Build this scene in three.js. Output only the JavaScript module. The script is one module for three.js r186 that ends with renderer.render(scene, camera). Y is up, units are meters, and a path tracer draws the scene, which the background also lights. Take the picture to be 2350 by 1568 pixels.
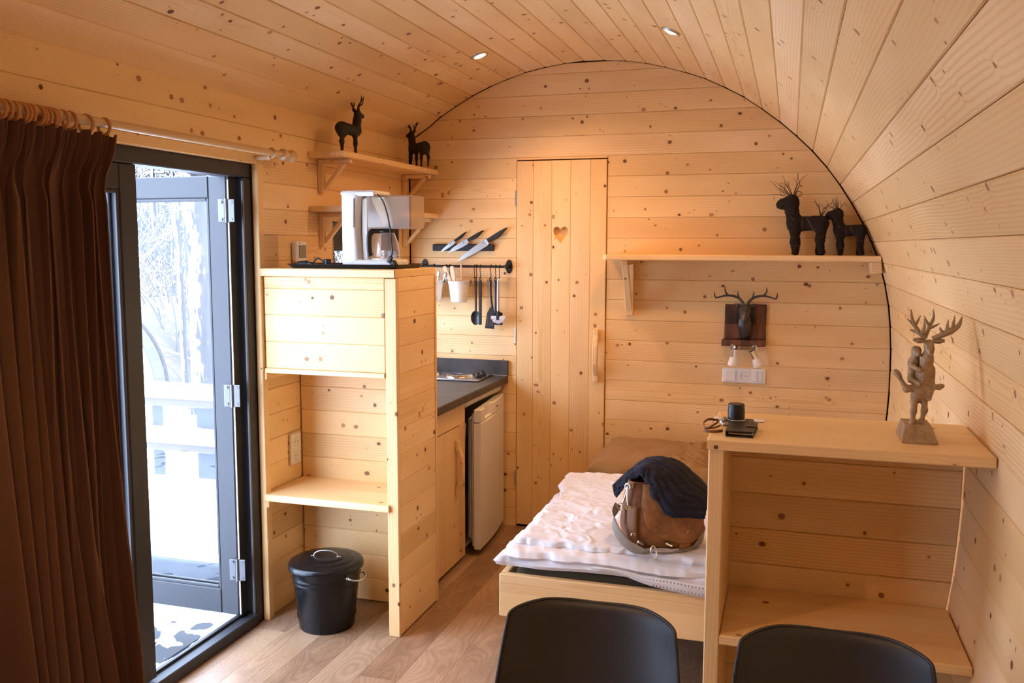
import * as THREE from 'three';
import { mergeGeometries, mergeVertices } from 'three/addons/utils/BufferGeometryUtils.js';

// ---------------------------------------------------------------- camera, sky, sun, exposure
const scene = new THREE.Scene();
const camera = new THREE.PerspectiveCamera(41.58, 2350 / 1568, 0.05, 200);
camera.position.set(0, 1.698, 0);
camera.rotation.set(-0.10671, 0.29934, 0.00215, 'YXZ');
scene.add(camera);
const SKY = 13;
scene.background = new THREE.Color(0.70 * SKY, 0.89 * SKY, 1.23 * SKY);
const sun = new THREE.DirectionalLight(0xfff3e2, 8.0);
sun.position.set(2.5, 6.0, -9.5);
sun.target.position.set(-4, 0, -3);
sun.castShadow = true;
sun.shadow.mapSize.set(2048, 2048);
Object.assign(sun.shadow.camera, { left: -16, right: 16, top: 16, bottom: -16, near: 0.5, far: 60 });
scene.add(sun, sun.target);
const LAMP = 3.8;   // candela of each ceiling spotlight
const renderer = new THREE.WebGLRenderer({ antialias: true });
renderer.toneMapping = THREE.LinearToneMapping;
renderer.toneMappingExposure = 1.03;
renderer.shadowMap.enabled = true;
renderer.shadowMap.type = THREE.PCFSoftShadowMap;

// ---------------------------------------------------------------- random numbers and noise
function mulberry(a) { return () => { a |= 0; a = (a + 0x6d2b79f5) | 0; let t = Math.imul(a ^ (a >>> 15), 1 | a); t = (t + Math.imul(t ^ (t >>> 7), 61 | t)) ^ t; return ((t ^ (t >>> 14)) >>> 0) / 4294967296; }; }
const rnd = mulberry(20240611);
const rr = (a, b) => a + (b - a) * rnd();
const NT = new Float32Array(65536);
{ const r = mulberry(77); for (let i = 0; i < 65536; i++) NT[i] = r() * 2 - 1; }
function noise2(x, y, px = 256) {                        // value noise, period px along x (px up to 256), 256 along y
  const xi = Math.floor(x), yi = Math.floor(y), fx = x - xi, fy = y - yi, u = fx * fx * (3 - 2 * fx), v = fy * fy * (3 - 2 * fy);
  const x0 = ((xi % px) + px) % px, x1 = (x0 + 1) % px, y0 = (yi & 255) << 8, y1 = ((yi + 1) & 255) << 8;
  const a = NT[y0 + x0], b = NT[y0 + x1], c = NT[y1 + x0], d = NT[y1 + x1];
  return a + (b - a) * u + (c - a + (a - b - c + d) * u) * v;
}
function fbm(x, y) { return noise2(x, y) * 0.55 + noise2(x * 2.1 + 17, y * 2.1 + 9) * 0.28 + noise2(x * 4.3 + 5, y * 4.3 + 31) * 0.17; }
const clamp = (x, a, b) => Math.min(b, Math.max(a, x)), lerp = (a, b, t) => a + (b - a) * t, smooth = (a, b, x) => { const t = clamp((x - a) / (b - a), 0, 1); return t * t * (3 - 2 * t); };

// ---------------------------------------------------------------- computed textures
function dataTex(data, W, H, srgb = true) {
  const t = new THREE.DataTexture(data, W, H, THREE.RGBAFormat);
  t.wrapS = t.wrapT = THREE.RepeatWrapping; t.magFilter = THREE.LinearFilter; t.minFilter = THREE.LinearMipmapLinearFilter; t.generateMipmaps = true;
  if (srgb) t.colorSpace = THREE.SRGBColorSpace;
  t.needsUpdate = true;
  return t;
}
// Pine boards: "n" strips stacked in v, each "wid" metres wide; u covers "len" metres. Colours are sRGB.
function pineTexture(W, H, n, len, wid, o) {
  const r = mulberry(o.seed), data = new Uint8Array(W * H * 4), ph = H / n;
  for (let s = 0; s < n; s++) {
    const flat = r() < o.flat, v0 = wid * (0.25 + r() * 0.5), freq = flat ? 5 + r() * 4 : 7 + r() * 9, dir = (r() < 0.5 ? -1 : 1) * (0.5 + r() * 0.8), con = o.contrast * (0.6 + r() * 0.8);
    const tone = (r() - 0.5) * o.vary, warm = (r() - 0.5) * 10, knots = [], nk = Math.round(o.knots * (0.6 + r() * 0.8));
    for (let k = 0; k < nk; k++) {
      const big = r() < 0.48, R = big ? 0.0045 + r() * 0.005 : 0.0016 + r() * 0.002;
      knots.push([r() * len, wid * (0.1 + 0.8 * r()), R * o.ks, 0.75 + r() * 0.35, 0.55 + r() * 0.45]);
    }
    const oy = s * 13.7;
    for (let py = 0; py < ph; py++) {
      const v = ((py + 0.5) / ph) * wid, q = (v - v0) / wid, row = (s * ph + py) * W;
      for (let px = 0; px < W; px++) {
        const U = ((px + 0.5) / W) * len, n1 = noise2((U / len) * 3, v * 6 + oy, 3), n2 = noise2((U / len) * 12, v * 40 + oy, 12);
        let c = flat ? freq * (q * q * 3.2 + n1 * 0.26 + 0.07 * dir * Math.sin((U / len) * 6.2832)) + n2 * 0.14 : freq * (q + n1 * 0.13) + n2 * 0.10;
        let kd = 0, halo = 0;
        for (let k = 0; k < nk; k++) {
          const K = knots[k]; let dx = U - K[0]; dx -= len * Math.round(dx / len);
          const R = K[2]; if (dx > 9 * R || dx < -9 * R) continue;
          const dy = v - K[1]; if (dy > 9 * R || dy < -9 * R) continue;
          const ex = dx * K[3], d = Math.sqrt(ex * ex + dy * dy) / R;
          c += Math.exp(-(dx * dx) / (14 * R * R)) * Math.exp(-Math.abs(dy) / (3 * R)) * Math.sign(dy) * 0.9;
          if (d < 1.25) kd = Math.max(kd, K[4] * (d < 0.9 ? 0.72 + 0.28 * Math.cos(d * 9) * 0.5 + 0.14 : (1.25 - d) / 0.35));
          halo = Math.max(halo, 0.55 * K[4] * Math.exp(-Math.max(0, d - 0.8) * 0.9) * (0.6 + 0.4 * Math.min(1, Math.abs(dx) / (R * 1.5))));
        }
        let late = 0.5 + 0.5 * Math.cos(c * 6.2832); late = late * late * late;
        const fibre = noise2((U / len) * 128, v * 2600 + oy, 128), cloud = noise2((U / len) * 8, v * 14 + oy + 50, 8);
        const g = late * con * (0.75 + 0.5 * n1) + fibre * 0.03 + cloud * 0.11 + halo * 0.42;
        let R0 = o.c0[0] + tone - g * 46, G0 = o.c0[1] + tone - g * 62 - warm * 0.3, B0 = o.c0[2] + tone - g * 74 - warm;
        if (kd > 0) { const kc = smooth(0.55, 0.95, kd); R0 = lerp(R0, lerp(122, 58, kc), kd); G0 = lerp(G0, lerp(66, 27, kc), kd); B0 = lerp(B0, lerp(32, 13, kc), kd); }
        const i = (row + px) * 4; data[i] = clamp(R0, 0, 255); data[i + 1] = clamp(G0, 0, 255); data[i + 2] = clamp(B0, 0, 255); data[i + 3] = 255;
      }
    }
  }
  return dataTex(data, W, H);
}
const PINE_LEN = 2.4, PINE_WID = 0.125, PINE_N = 16, BOARD_WID = 0.8;
const pineMap = pineTexture(2048, 2048, PINE_N, PINE_LEN, PINE_WID, { seed: 11, flat: 0.45, contrast: 0.25, knots: 16, ks: 1.0, vary: 10, c0: [238, 199, 143] });
const boardMap = pineTexture(2048, 1024, 8, PINE_LEN, BOARD_WID / 8, { seed: 23, flat: 0.5, contrast: 0.22, knots: 3, ks: 0.8, vary: 6, c0: [238, 199, 143] });
// Laminate oak planks: 8 strips of 0.19 m, 1.4 m long
function oakTexture() {
  const W = 2048, H = 1024, n = 8, ph = H / n, data = new Uint8Array(W * H * 4), r = mulberry(5);
  for (let s = 0; s < n; s++) {
    const tone = (r() - 0.5) * 30, v0 = 0.3 + r() * 0.4, oy = s * 9.1, swirl = r() * 6.28;
    for (let py = 0; py < ph; py++) for (let px = 0; px < W; px++) {
      const u = px / W, v = py / ph, n1 = noise2(u * 6, v * 2.2 + oy, 6), n2 = noise2(u * 22, v * 5 + oy, 22), q = v - v0;
      let c = 6 * (q * q * 2.4 + n1 * 0.42 + 0.22 * Math.sin(u * 6.28 + swirl)) + n2 * 0.25;
      let late = 0.5 + 0.5 * Math.cos(c * 6.2832); late *= late;
      const fib = noise2(u * 200, v * 60 + oy, 200), pore = noise2(u * 90, v * 110 + oy + 40, 90), g = late * 0.20 + fib * 0.10 + Math.max(0, pore - 0.45) * 0.5 + noise2(u * 10, v * 3 + oy + 70, 10) * 0.16;
      const i = ((s * ph + py) * W + px) * 4;
      data[i] = clamp(158 + tone - g * 66, 0, 255); data[i + 1] = clamp(126 + tone - g * 62, 0, 255); data[i + 2] = clamp(98 + tone * 0.9 - g * 56, 0, 255); data[i + 3] = 255;
    }
  }
  return dataTex(data, W, H);
}
const oakMap = oakTexture();
function speckTexture(W, c, amp, fx, fy, seed, fine = 0) {           // soft mottling around a colour
  const data = new Uint8Array(W * W * 4);
  for (let y = 0; y < W; y++) for (let x = 0; x < W; x++) {
    const a = noise2((x / W) * fx, (y / W) * fy + seed, fx) * 0.6 + noise2((x / W) * fx * 3, (y / W) * fy * 3 + seed, fx * 3) * 0.4, b = fine * NT[(x * 131 + y * 517 + x * y) & 65535], i = (y * W + x) * 4;
    for (let k = 0; k < 3; k++) data[i + k] = clamp(c[k] * (1 + amp * a + b), 0, 255);
    data[i + 3] = 255;
  }
  return dataTex(data, W, W);
}
const slateMap = speckTexture(512, [58, 53, 50], 0.28, 12, 12, 3, 0.06);
const canvasMap = speckTexture(512, [138, 94, 56], 0.22, 9, 9, 8, 0.10);
const bronzeMap = speckTexture(512, [160, 134, 100], 0.18, 18, 18, 20, 0.05);
const barkMap = (() => {
  const W = 512, data = new Uint8Array(W * W * 4);
  for (let y = 0; y < W; y++) for (let x = 0; x < W; x++) {
    const a = noise2((x / W) * 24, (y / W) * 7, 24), b = noise2((x / W) * 60, (y / W) * 26 + 9, 60), snow = smooth(0.45, 0.75, Math.pow(Math.abs(Math.sin((x / W) * 6.2832 + 0.5 * noise2((x / W) * 4, (y / W) * 5 + 70, 4))), 6) + b * 0.45 + 0.2 * a), i = (y * W + x) * 4;
    const t = 0.75 + 0.4 * a + 0.25 * b;
    data[i] = clamp(lerp(36 * t, 236, snow), 0, 255); data[i + 1] = clamp(lerp(30 * t, 239, snow), 0, 255); data[i + 2] = clamp(lerp(28 * t, 244, snow), 0, 255); data[i + 3] = 255;
  }
  return dataTex(data, W, W);
})();
const darkWoodMap = (() => {
  const W = 256, data = new Uint8Array(W * W * 4);
  for (let y = 0; y < W; y++) for (let x = 0; x < W; x++) {
    const a = noise2((x / W) * 18, (y / W) * 3, 18), b = noise2((x / W) * 70, (y / W) * 6 + 30, 70), t = 0.9 + 0.5 * a + 0.25 * b, i = (y * W + x) * 4;
    data[i] = clamp(92 * t, 0, 255); data[i + 1] = clamp(54 * t, 0, 255); data[i + 2] = clamp(33 * t, 0, 255); data[i + 3] = 255;
  }
  return dataTex(data, W, W);
})();
function bumpTexture(W, f) {
  const data = new Uint8Array(W * W * 4);
  for (let y = 0; y < W; y++) for (let x = 0; x < W; x++) { const h = clamp(128 + 120 * f(x / W, y / W), 0, 255), i = (y * W + x) * 4; data[i] = data[i + 1] = data[i + 2] = h; data[i + 3] = 255; }
  return dataTex(data, W, W, false);
}
const planedBump = bumpTexture(512, (u, v) => 0.5 * noise2(u * 40, v * 64, 40) + 0.5 * noise2(u * 120, v * 96 + 7, 120) * smooth(-0.2, 0.6, noise2(u * 12, v * 32 + 40, 12)));
const clothBump = bumpTexture(512, (u, v) => 0.6 * noise2(u * 10, v * 10, 10) + 0.3 * noise2(u * 30, v * 30 + 9, 30) + 0.15 * noise2(u * 90, v * 90 + 3, 90));

// ---------------------------------------------------------------- materials
const std = (o) => new THREE.MeshStandardMaterial(o), phys = (o) => new THREE.MeshPhysicalMaterial(o);
const tints = [[1, 1, 1], [0.97, 0.95, 0.92], [1.0, 0.98, 0.95], [0.94, 0.93, 0.90]];
const M = {
  plank: tints.map((t) => std({ map: pineMap, color: new THREE.Color().setRGB(...t), roughness: 0.55, bumpMap: planedBump, bumpScale: 0.0006 })),
  board: std({ map: boardMap, roughness: 0.5 }),
  shell: std({ color: 0x1c120b, roughness: 0.9 }),
  floor: std({ map: oakMap, roughness: 0.42 }),
  anthracite: std({ color: new THREE.Color().setRGB(0.018, 0.017, 0.020), roughness: 0.5 }),
  rubber: std({ color: 0x0c0c0d, roughness: 0.7 }),
  glass: phys({ color: 0xffffff, roughness: 0.0, transmission: 1, thickness: 0, ior: 1.5 }),
  steel: std({ color: 0xc4c4c6, roughness: 0.28, metalness: 1 }),
  brushed: std({ color: 0xb6b2ac, roughness: 0.38, metalness: 1 }),
  chrome: std({ color: 0xdedede, roughness: 0.12, metalness: 1 }),
  brass: std({ color: 0xb99a62, roughness: 0.3, metalness: 1 }),
  curtain: phys({ color: new THREE.Color().setRGB(0.125, 0.058, 0.036), roughness: 0.9, sheen: 0.8, sheenColor: new THREE.Color(0.5, 0.28, 0.18), sheenRoughness: 0.45 }),
  ring: std({ color: new THREE.Color().setRGB(0.50, 0.22, 0.07), roughness: 0.45 }),
  rod: std({ color: new THREE.Color().setRGB(0.62, 0.40, 0.20), roughness: 0.35 }),
  blackMetal: std({ color: 0x14110f, roughness: 0.5, metalness: 0.2 }),
  rust: std({ color: new THREE.Color().setRGB(0.012, 0.008, 0.006), roughness: 0.75 }),
  blackPlastic: std({ color: new THREE.Color().setRGB(0.012, 0.012, 0.013), roughness: 0.38 }),
  chairShell: std({ color: new THREE.Color().setRGB(0.013, 0.013, 0.014), roughness: 0.46 }),
  binPaint: phys({ color: new THREE.Color().setRGB(0.006, 0.006, 0.007), roughness: 0.24, specularIntensity: 0.7 }),
  whitePlastic: std({ color: new THREE.Color().setRGB(0.78, 0.77, 0.75), roughness: 0.35 }),
  creamPlastic: std({ color: new THREE.Color().setRGB(0.72, 0.66, 0.56), roughness: 0.4 }),
  greyScreen: std({ color: new THREE.Color().setRGB(0.20, 0.19, 0.14), roughness: 0.25 }),
  smoke: phys({ color: new THREE.Color().setRGB(0.74, 0.62, 0.48), roughness: 0.12, transmission: 0.72, thickness: 0, ior: 1.45 }),
  enamel: std({ color: new THREE.Color().setRGB(0.80, 0.78, 0.73), roughness: 0.25 }),
  fridge: std({ color: new THREE.Color().setRGB(0.76, 0.72, 0.66), roughness: 0.3 }),
  slate: std({ map: slateMap, roughness: 0.45 }),
  bronze: std({ map: bronzeMap, roughness: 0.6, metalness: 0.15 }),
  darkBronze: std({ color: new THREE.Color().setRGB(0.060, 0.053, 0.048), roughness: 0.38, metalness: 0.35 }),
  willow: std({ color: new THREE.Color().setRGB(0.011, 0.006, 0.004), roughness: 0.95 }),
  twig: std({ color: new THREE.Color().setRGB(0.05, 0.022, 0.012), roughness: 0.9 }),
  twine: std({ color: new THREE.Color().setRGB(0.30, 0.16, 0.08), roughness: 0.8 }),
  darkWood: std({ map: darkWoodMap, roughness: 0.7 }),
  opal: phys({ color: new THREE.Color().setRGB(0.86, 0.83, 0.78), roughness: 0.35, transmission: 0.25, thickness: 0 }),
  linen: phys({ color: new THREE.Color().setRGB(0.69, 0.68, 0.71), roughness: 0.9, bumpMap: clothBump, bumpScale: 0.003 }),
  olive: std({ color: new THREE.Color().setRGB(0.085, 0.068, 0.040), roughness: 0.9, bumpMap: clothBump, bumpScale: 0.005 }),
  canvas: std({ map: canvasMap, roughness: 0.75, bumpMap: clothBump, bumpScale: 0.003 }),
  canvasDark: std({ map: canvasMap, color: new THREE.Color().setRGB(0.62, 0.52, 0.44), roughness: 0.75, bumpMap: clothBump, bumpScale: 0.003 }),
  leather: std({ color: new THREE.Color().setRGB(0.20, 0.085, 0.034), roughness: 0.55 }),
  suede: std({ color: new THREE.Color().setRGB(0.27, 0.19, 0.13), roughness: 0.8 }),
  webbing: std({ color: new THREE.Color().setRGB(0.25, 0.21, 0.17), roughness: 0.85 }),
  navy: phys({ color: new THREE.Color().setRGB(0.006, 0.006, 0.016), roughness: 0.95, sheen: 0.3, sheenColor: new THREE.Color(0.25, 0.25, 0.5), sheenRoughness: 0.5 }),
  paper: std({ color: new THREE.Color().setRGB(0.80, 0.77, 0.74), roughness: 0.8 }),
  snow: std({ color: new THREE.Color().setRGB(0.86, 0.88, 0.92), roughness: 0.9 }),
  bark: std({ map: barkMap, roughness: 0.95 }),
  twigDark: std({ color: new THREE.Color().setRGB(0.035, 0.030, 0.028), roughness: 0.95 }),
  larch: std({ color: new THREE.Color().setRGB(0.040, 0.026, 0.015), roughness: 0.75 }),
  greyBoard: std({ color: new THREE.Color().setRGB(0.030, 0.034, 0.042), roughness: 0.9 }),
  terraceBoard: std({ color: new THREE.Color().setRGB(0.030, 0.030, 0.033), roughness: 0.8 }),
  galvanised: std({ color: 0x77777a, roughness: 0.5, metalness: 0.9 }),
  ochre: std({ color: new THREE.Color().setRGB(0.27, 0.145, 0.045), roughness: 0.9, bumpMap: clothBump, bumpScale: 0.005 }),
  utensilWood: std({ color: new THREE.Color().setRGB(0.66, 0.46, 0.29), roughness: 0.6 }),
  bristle: std({ color: new THREE.Color().setRGB(0.80, 0.76, 0.80), roughness: 0.7 }),
  heartLitBack: std({ color: new THREE.Color().setRGB(0.86, 0.50, 0.19), roughness: 0.6 }),  // orange raised so the panel looks lit from the room behind
};

// ---------------------------------------------------------------- scene graph helpers
const used = new Map();
function numbered(n) { const k = used.get(n) ?? 0; used.set(n, k + 1); return k ? n + '_' + String(k).padStart(3, '0') : n; }
function mesh(name, geo, mat, parent, pos, rot, label) {
  const m = new THREE.Mesh(geo, mat); m.name = name; m.castShadow = m.receiveShadow = true;
  if (pos) m.position.set(...pos);
  if (rot) m.rotation.set(...rot);
  if (label) m.userData.label = label;
  if (parent) parent.add(m);
  return m;
}
function thing(name, label, category, pos = [0, 0, 0], turn = 0, group) {
  const o = new THREE.Group(); o.name = numbered(name); o.position.set(...pos); o.rotation.y = turn;
  o.userData = { label, category }; if (group) o.userData.group = group;
  scene.add(o); return o;
}
function struct(name) { const o = new THREE.Group(); o.name = name; o.userData.kind = 'structure'; scene.add(o); return o; }

// ---------------------------------------------------------------- geometry helpers
// Box with chamfered edges (44 triangles), flat faces.
function cbox(w, h, d, c = 0.003) {
  c = Math.min(c, w * 0.45, h * 0.45, d * 0.45);
  const X = w / 2, Y = h / 2, Z = d / 2, V = (sx, sy, sz, f) => [sx * (f === 0 ? X : X - c), sy * (f === 1 ? Y : Y - c), sz * (f === 2 ? Z : Z - c)], P = [];
  const tri = (a, b, e) => {
    const ux = b[0] - a[0], uy = b[1] - a[1], uz = b[2] - a[2], vx = e[0] - a[0], vy = e[1] - a[1], vz = e[2] - a[2];
    const n = [uy * vz - uz * vy, uz * vx - ux * vz, ux * vy - uy * vx], m = [a[0] + b[0] + e[0], a[1] + b[1] + e[1], a[2] + b[2] + e[2]];
    if (n[0] * m[0] + n[1] * m[1] + n[2] * m[2] < 0) P.push(...a, ...e, ...b); else P.push(...a, ...b, ...e);
  };
  const quad = (a, b, e, f) => { tri(a, b, e); tri(a, e, f); };
  for (const s of [-1, 1]) {
    quad(V(s, -1, -1, 0), V(s, 1, -1, 0), V(s, 1, 1, 0), V(s, -1, 1, 0));
    quad(V(-1, s, -1, 1), V(1, s, -1, 1), V(1, s, 1, 1), V(-1, s, 1, 1));
    quad(V(-1, -1, s, 2), V(1, -1, s, 2), V(1, 1, s, 2), V(-1, 1, s, 2));
    for (const t of [-1, 1]) {
      quad(V(s, t, -1, 0), V(s, t, -1, 1), V(s, t, 1, 1), V(s, t, 1, 0));
      quad(V(s, -1, t, 0), V(s, -1, t, 2), V(s, 1, t, 2), V(s, 1, t, 0));
      quad(V(-1, s, t, 1), V(-1, s, t, 2), V(1, s, t, 2), V(1, s, t, 1));
      for (const q of [-1, 1]) tri(V(s, t, q, 0), V(s, t, q, 1), V(s, t, q, 2));
    }
  }
  const g = new THREE.BufferGeometry();
  g.setAttribute('position', new THREE.Float32BufferAttribute(P, 3)); g.computeVertexNormals();
  g.setAttribute('uv', new THREE.Float32BufferAttribute(new Float32Array((P.length / 3) * 2), 2));
  return g;
}
// Wood coordinates: grain along axis "a", width along axis "b". Strip mode maps the width into one of the 16 pine strips.
function woodUV(g, a, b, board = false) {
  const p = g.attributes.position, n = g.attributes.normal, uv = new Float32Array(p.count * 2), c = 3 - a - b, off = rnd() * 5, strip = Math.floor(rnd() * PINE_N), voff = rnd() * 3, fl = rnd() < 0.5 ? -1 : 1, at = [0, 0, 0], nn = [0, 0, 0];
  for (let i = 0; i < p.count; i++) {
    at[0] = p.getX(i); at[1] = p.getY(i); at[2] = p.getZ(i); nn[0] = Math.abs(n.getX(i)); nn[1] = Math.abs(n.getY(i)); nn[2] = Math.abs(n.getZ(i));
    let along = at[a], across = at[b];
    if (nn[a] > 0.8) along = at[c]; else if (nn[b] > 0.8) across = at[c];
    uv[i * 2] = (along * fl + off) / PINE_LEN;
    uv[i * 2 + 1] = board ? across / BOARD_WID + voff : (strip + 0.5 + clamp(across / PINE_WID, -0.48, 0.48)) / PINE_N;
  }
  g.setAttribute('uv', new THREE.BufferAttribute(uv, 2));
  return g;
}
const plankMat = () => M.plank[Math.floor(rnd() * M.plank.length)];
const AX = { x: 0, y: 1, z: 2 };
function wideAxis(dims, a) { let b = -1; for (let k = 0; k < 3; k++) if (k !== a && (b < 0 || dims[k] > dims[b])) b = k; return b; }
// a pine piece, grain along "along", as a mesh
function wood(name, dims, along, parent, pos, rot, o = {}) {
  const a = AX[along], b = wideAxis(dims, a), board = o.board ?? dims[b] > 0.127;
  return mesh(name, woodUV(cbox(...dims, o.c ?? 0.0025), a, b, board), o.mat ?? (board ? M.board : plankMat()), parent, pos, rot, o.label);
}
function extrude(pts, depth, bevel = 0, holes = [], curve = 12) {         // outline in x, y; depth along z, centred
  const s = !Array.isArray(pts) ? pts : new THREE.Shape(pts.map((p) => new THREE.Vector2(p[0], p[1])));
  for (const h of holes) s.holes.push(!Array.isArray(h) ? h : new THREE.Path(h.map((p) => new THREE.Vector2(p[0], p[1]))));
  const g = new THREE.ExtrudeGeometry(s, { depth: depth - 2 * bevel, bevelEnabled: bevel > 0, bevelThickness: bevel, bevelSize: bevel, bevelOffset: -bevel, bevelSegments: bevel > 0.004 ? 2 : 1, curveSegments: curve, steps: 1 });
  g.translate(0, 0, -(depth - 2 * bevel) / 2);
  return g;
}
const lathe = (pts, seg = 32) => new THREE.LatheGeometry(pts.map((p) => new THREE.Vector2(p[0], p[1])), seg);
const v3 = (p) => (p.isVector3 ? p : new THREE.Vector3(...p));
const curve = (pts, closed = false) => new THREE.CatmullRomCurve3(pts.map(v3), closed, 'centripetal');
function tube(pts, r, seg = 24, rad = 8, closed = false) { return capped(curve(pts, closed), () => r, seg, rad, closed); }
function taper(pts, radii, seg = 16, rad = 8) { const f = (t) => { const x = t * (radii.length - 1), i = Math.min(Math.floor(x), radii.length - 2); return lerp(radii[i], radii[i + 1], x - i); }; return capped(curve(pts), f, seg, rad, false); }
function capped(c, rf, seg, rad, closed, flat = 1) {
  const fr = c.computeFrenetFrames(seg, closed), P = [], I = [], UV = [], L = c.getLength(), q = new THREE.Vector3();
  for (let i = 0; i <= seg; i++) {
    const t = i / seg, p = c.getPointAt(t), N = fr.normals[i], B = fr.binormals[i], r = rf(t);
    for (let j = 0; j < rad; j++) { const a = (j / rad) * Math.PI * 2; q.copy(p).addScaledVector(N, Math.cos(a) * r).addScaledVector(B, Math.sin(a) * r * flat); P.push(q.x, q.y, q.z); UV.push(j / rad, t * L * 0.5); }
  }
  for (let i = 0; i < seg; i++) for (let j = 0; j < rad; j++) { const a = i * rad + j, b = i * rad + ((j + 1) % rad), d = a + rad, e = b + rad; I.push(a, b, d, b, e, d); }
  if (!closed) for (const [i, s] of [[0, 1], [seg, -1]]) {
    const p = c.getPointAt(i / seg), k = P.length / 3; P.push(p.x, p.y, p.z); UV.push(0.5, 0);
    for (let j = 0; j < rad; j++) { const a = i * rad + j, b = i * rad + ((j + 1) % rad); if (s > 0) I.push(k, b, a); else I.push(k, a, b); }
  }
  const g = new THREE.BufferGeometry(); g.setAttribute('position', new THREE.Float32BufferAttribute(P, 3)); g.setAttribute('uv', new THREE.Float32BufferAttribute(UV, 2)); g.setIndex(I); g.computeVertexNormals();
  return g;
}
function merge(list) {
  return mergeGeometries(list.map((g) => { g = g.index ? g.toNonIndexed() : g.clone(); for (const k of Object.keys(g.attributes)) if (!['position', 'normal', 'uv'].includes(k)) g.deleteAttribute(k); if (!g.attributes.uv) g.setAttribute('uv', new THREE.Float32BufferAttribute(new Float32Array(g.attributes.position.count * 2), 2)); return g; }));
}
const moved = (g, x, y, z, rx = 0, ry = 0, rz = 0, s = 1) => g.applyMatrix4(new THREE.Matrix4().compose(new THREE.Vector3(x, y, z), new THREE.Quaternion().setFromEuler(new THREE.Euler(rx, ry, rz)), Array.isArray(s) ? new THREE.Vector3(...s) : new THREE.Vector3(s, s, s)));
// closed surface from a parametric map f(u, v) -> [x, y, z]; skin thickness th along the normal (0 = single sheet closed by itself)
function sheet(nu, nv, f, th = 0) {
  const P = [], I = [], UV = [], W = nu + 1;
  for (let j = 0; j <= nv; j++) for (let i = 0; i <= nu; i++) { const p = f(i / nu, j / nv); P.push(p[0], p[1], p[2]); UV.push(i / nu, j / nv); }
  for (let j = 0; j < nv; j++) for (let i = 0; i < nu; i++) { const a = j * W + i; I.push(a, a + 1, a + W, a + 1, a + W + 1, a + W); }
  let g = new THREE.BufferGeometry(); g.setAttribute('position', new THREE.Float32BufferAttribute(P, 3)); g.setAttribute('uv', new THREE.Float32BufferAttribute(UV, 2)); g.setIndex(I); g.computeVertexNormals();
  if (!th) return g;
  const n = g.attributes.normal, K = P.length / 3;
  for (let i = 0; i < K; i++) { P.push(P[i * 3] - n.getX(i) * th, P[i * 3 + 1] - n.getY(i) * th, P[i * 3 + 2] - n.getZ(i) * th); UV.push(UV[i * 2], UV[i * 2 + 1]); }
  const m = I.length; for (let k = 0; k < m; k += 3) I.push(I[k] + K, I[k + 2] + K, I[k + 1] + K);
  const rim = []; for (let i = 0; i < nu; i++) rim.push([i, i + 1]); for (let j = 0; j < nv; j++) rim.push([j * W + nu, (j + 1) * W + nu]); for (let i = nu; i > 0; i--) rim.push([nv * W + i, nv * W + i - 1]); for (let j = nv; j > 0; j--) rim.push([j * W, (j - 1) * W]);
  for (const [a, b] of rim) I.push(b, a, a + K, b, a + K, b + K);
  g = new THREE.BufferGeometry(); g.setAttribute('position', new THREE.Float32BufferAttribute(P, 3)); g.setAttribute('uv', new THREE.Float32BufferAttribute(UV, 2)); g.setIndex(I); g.computeVertexNormals();
  return g;
}
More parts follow.
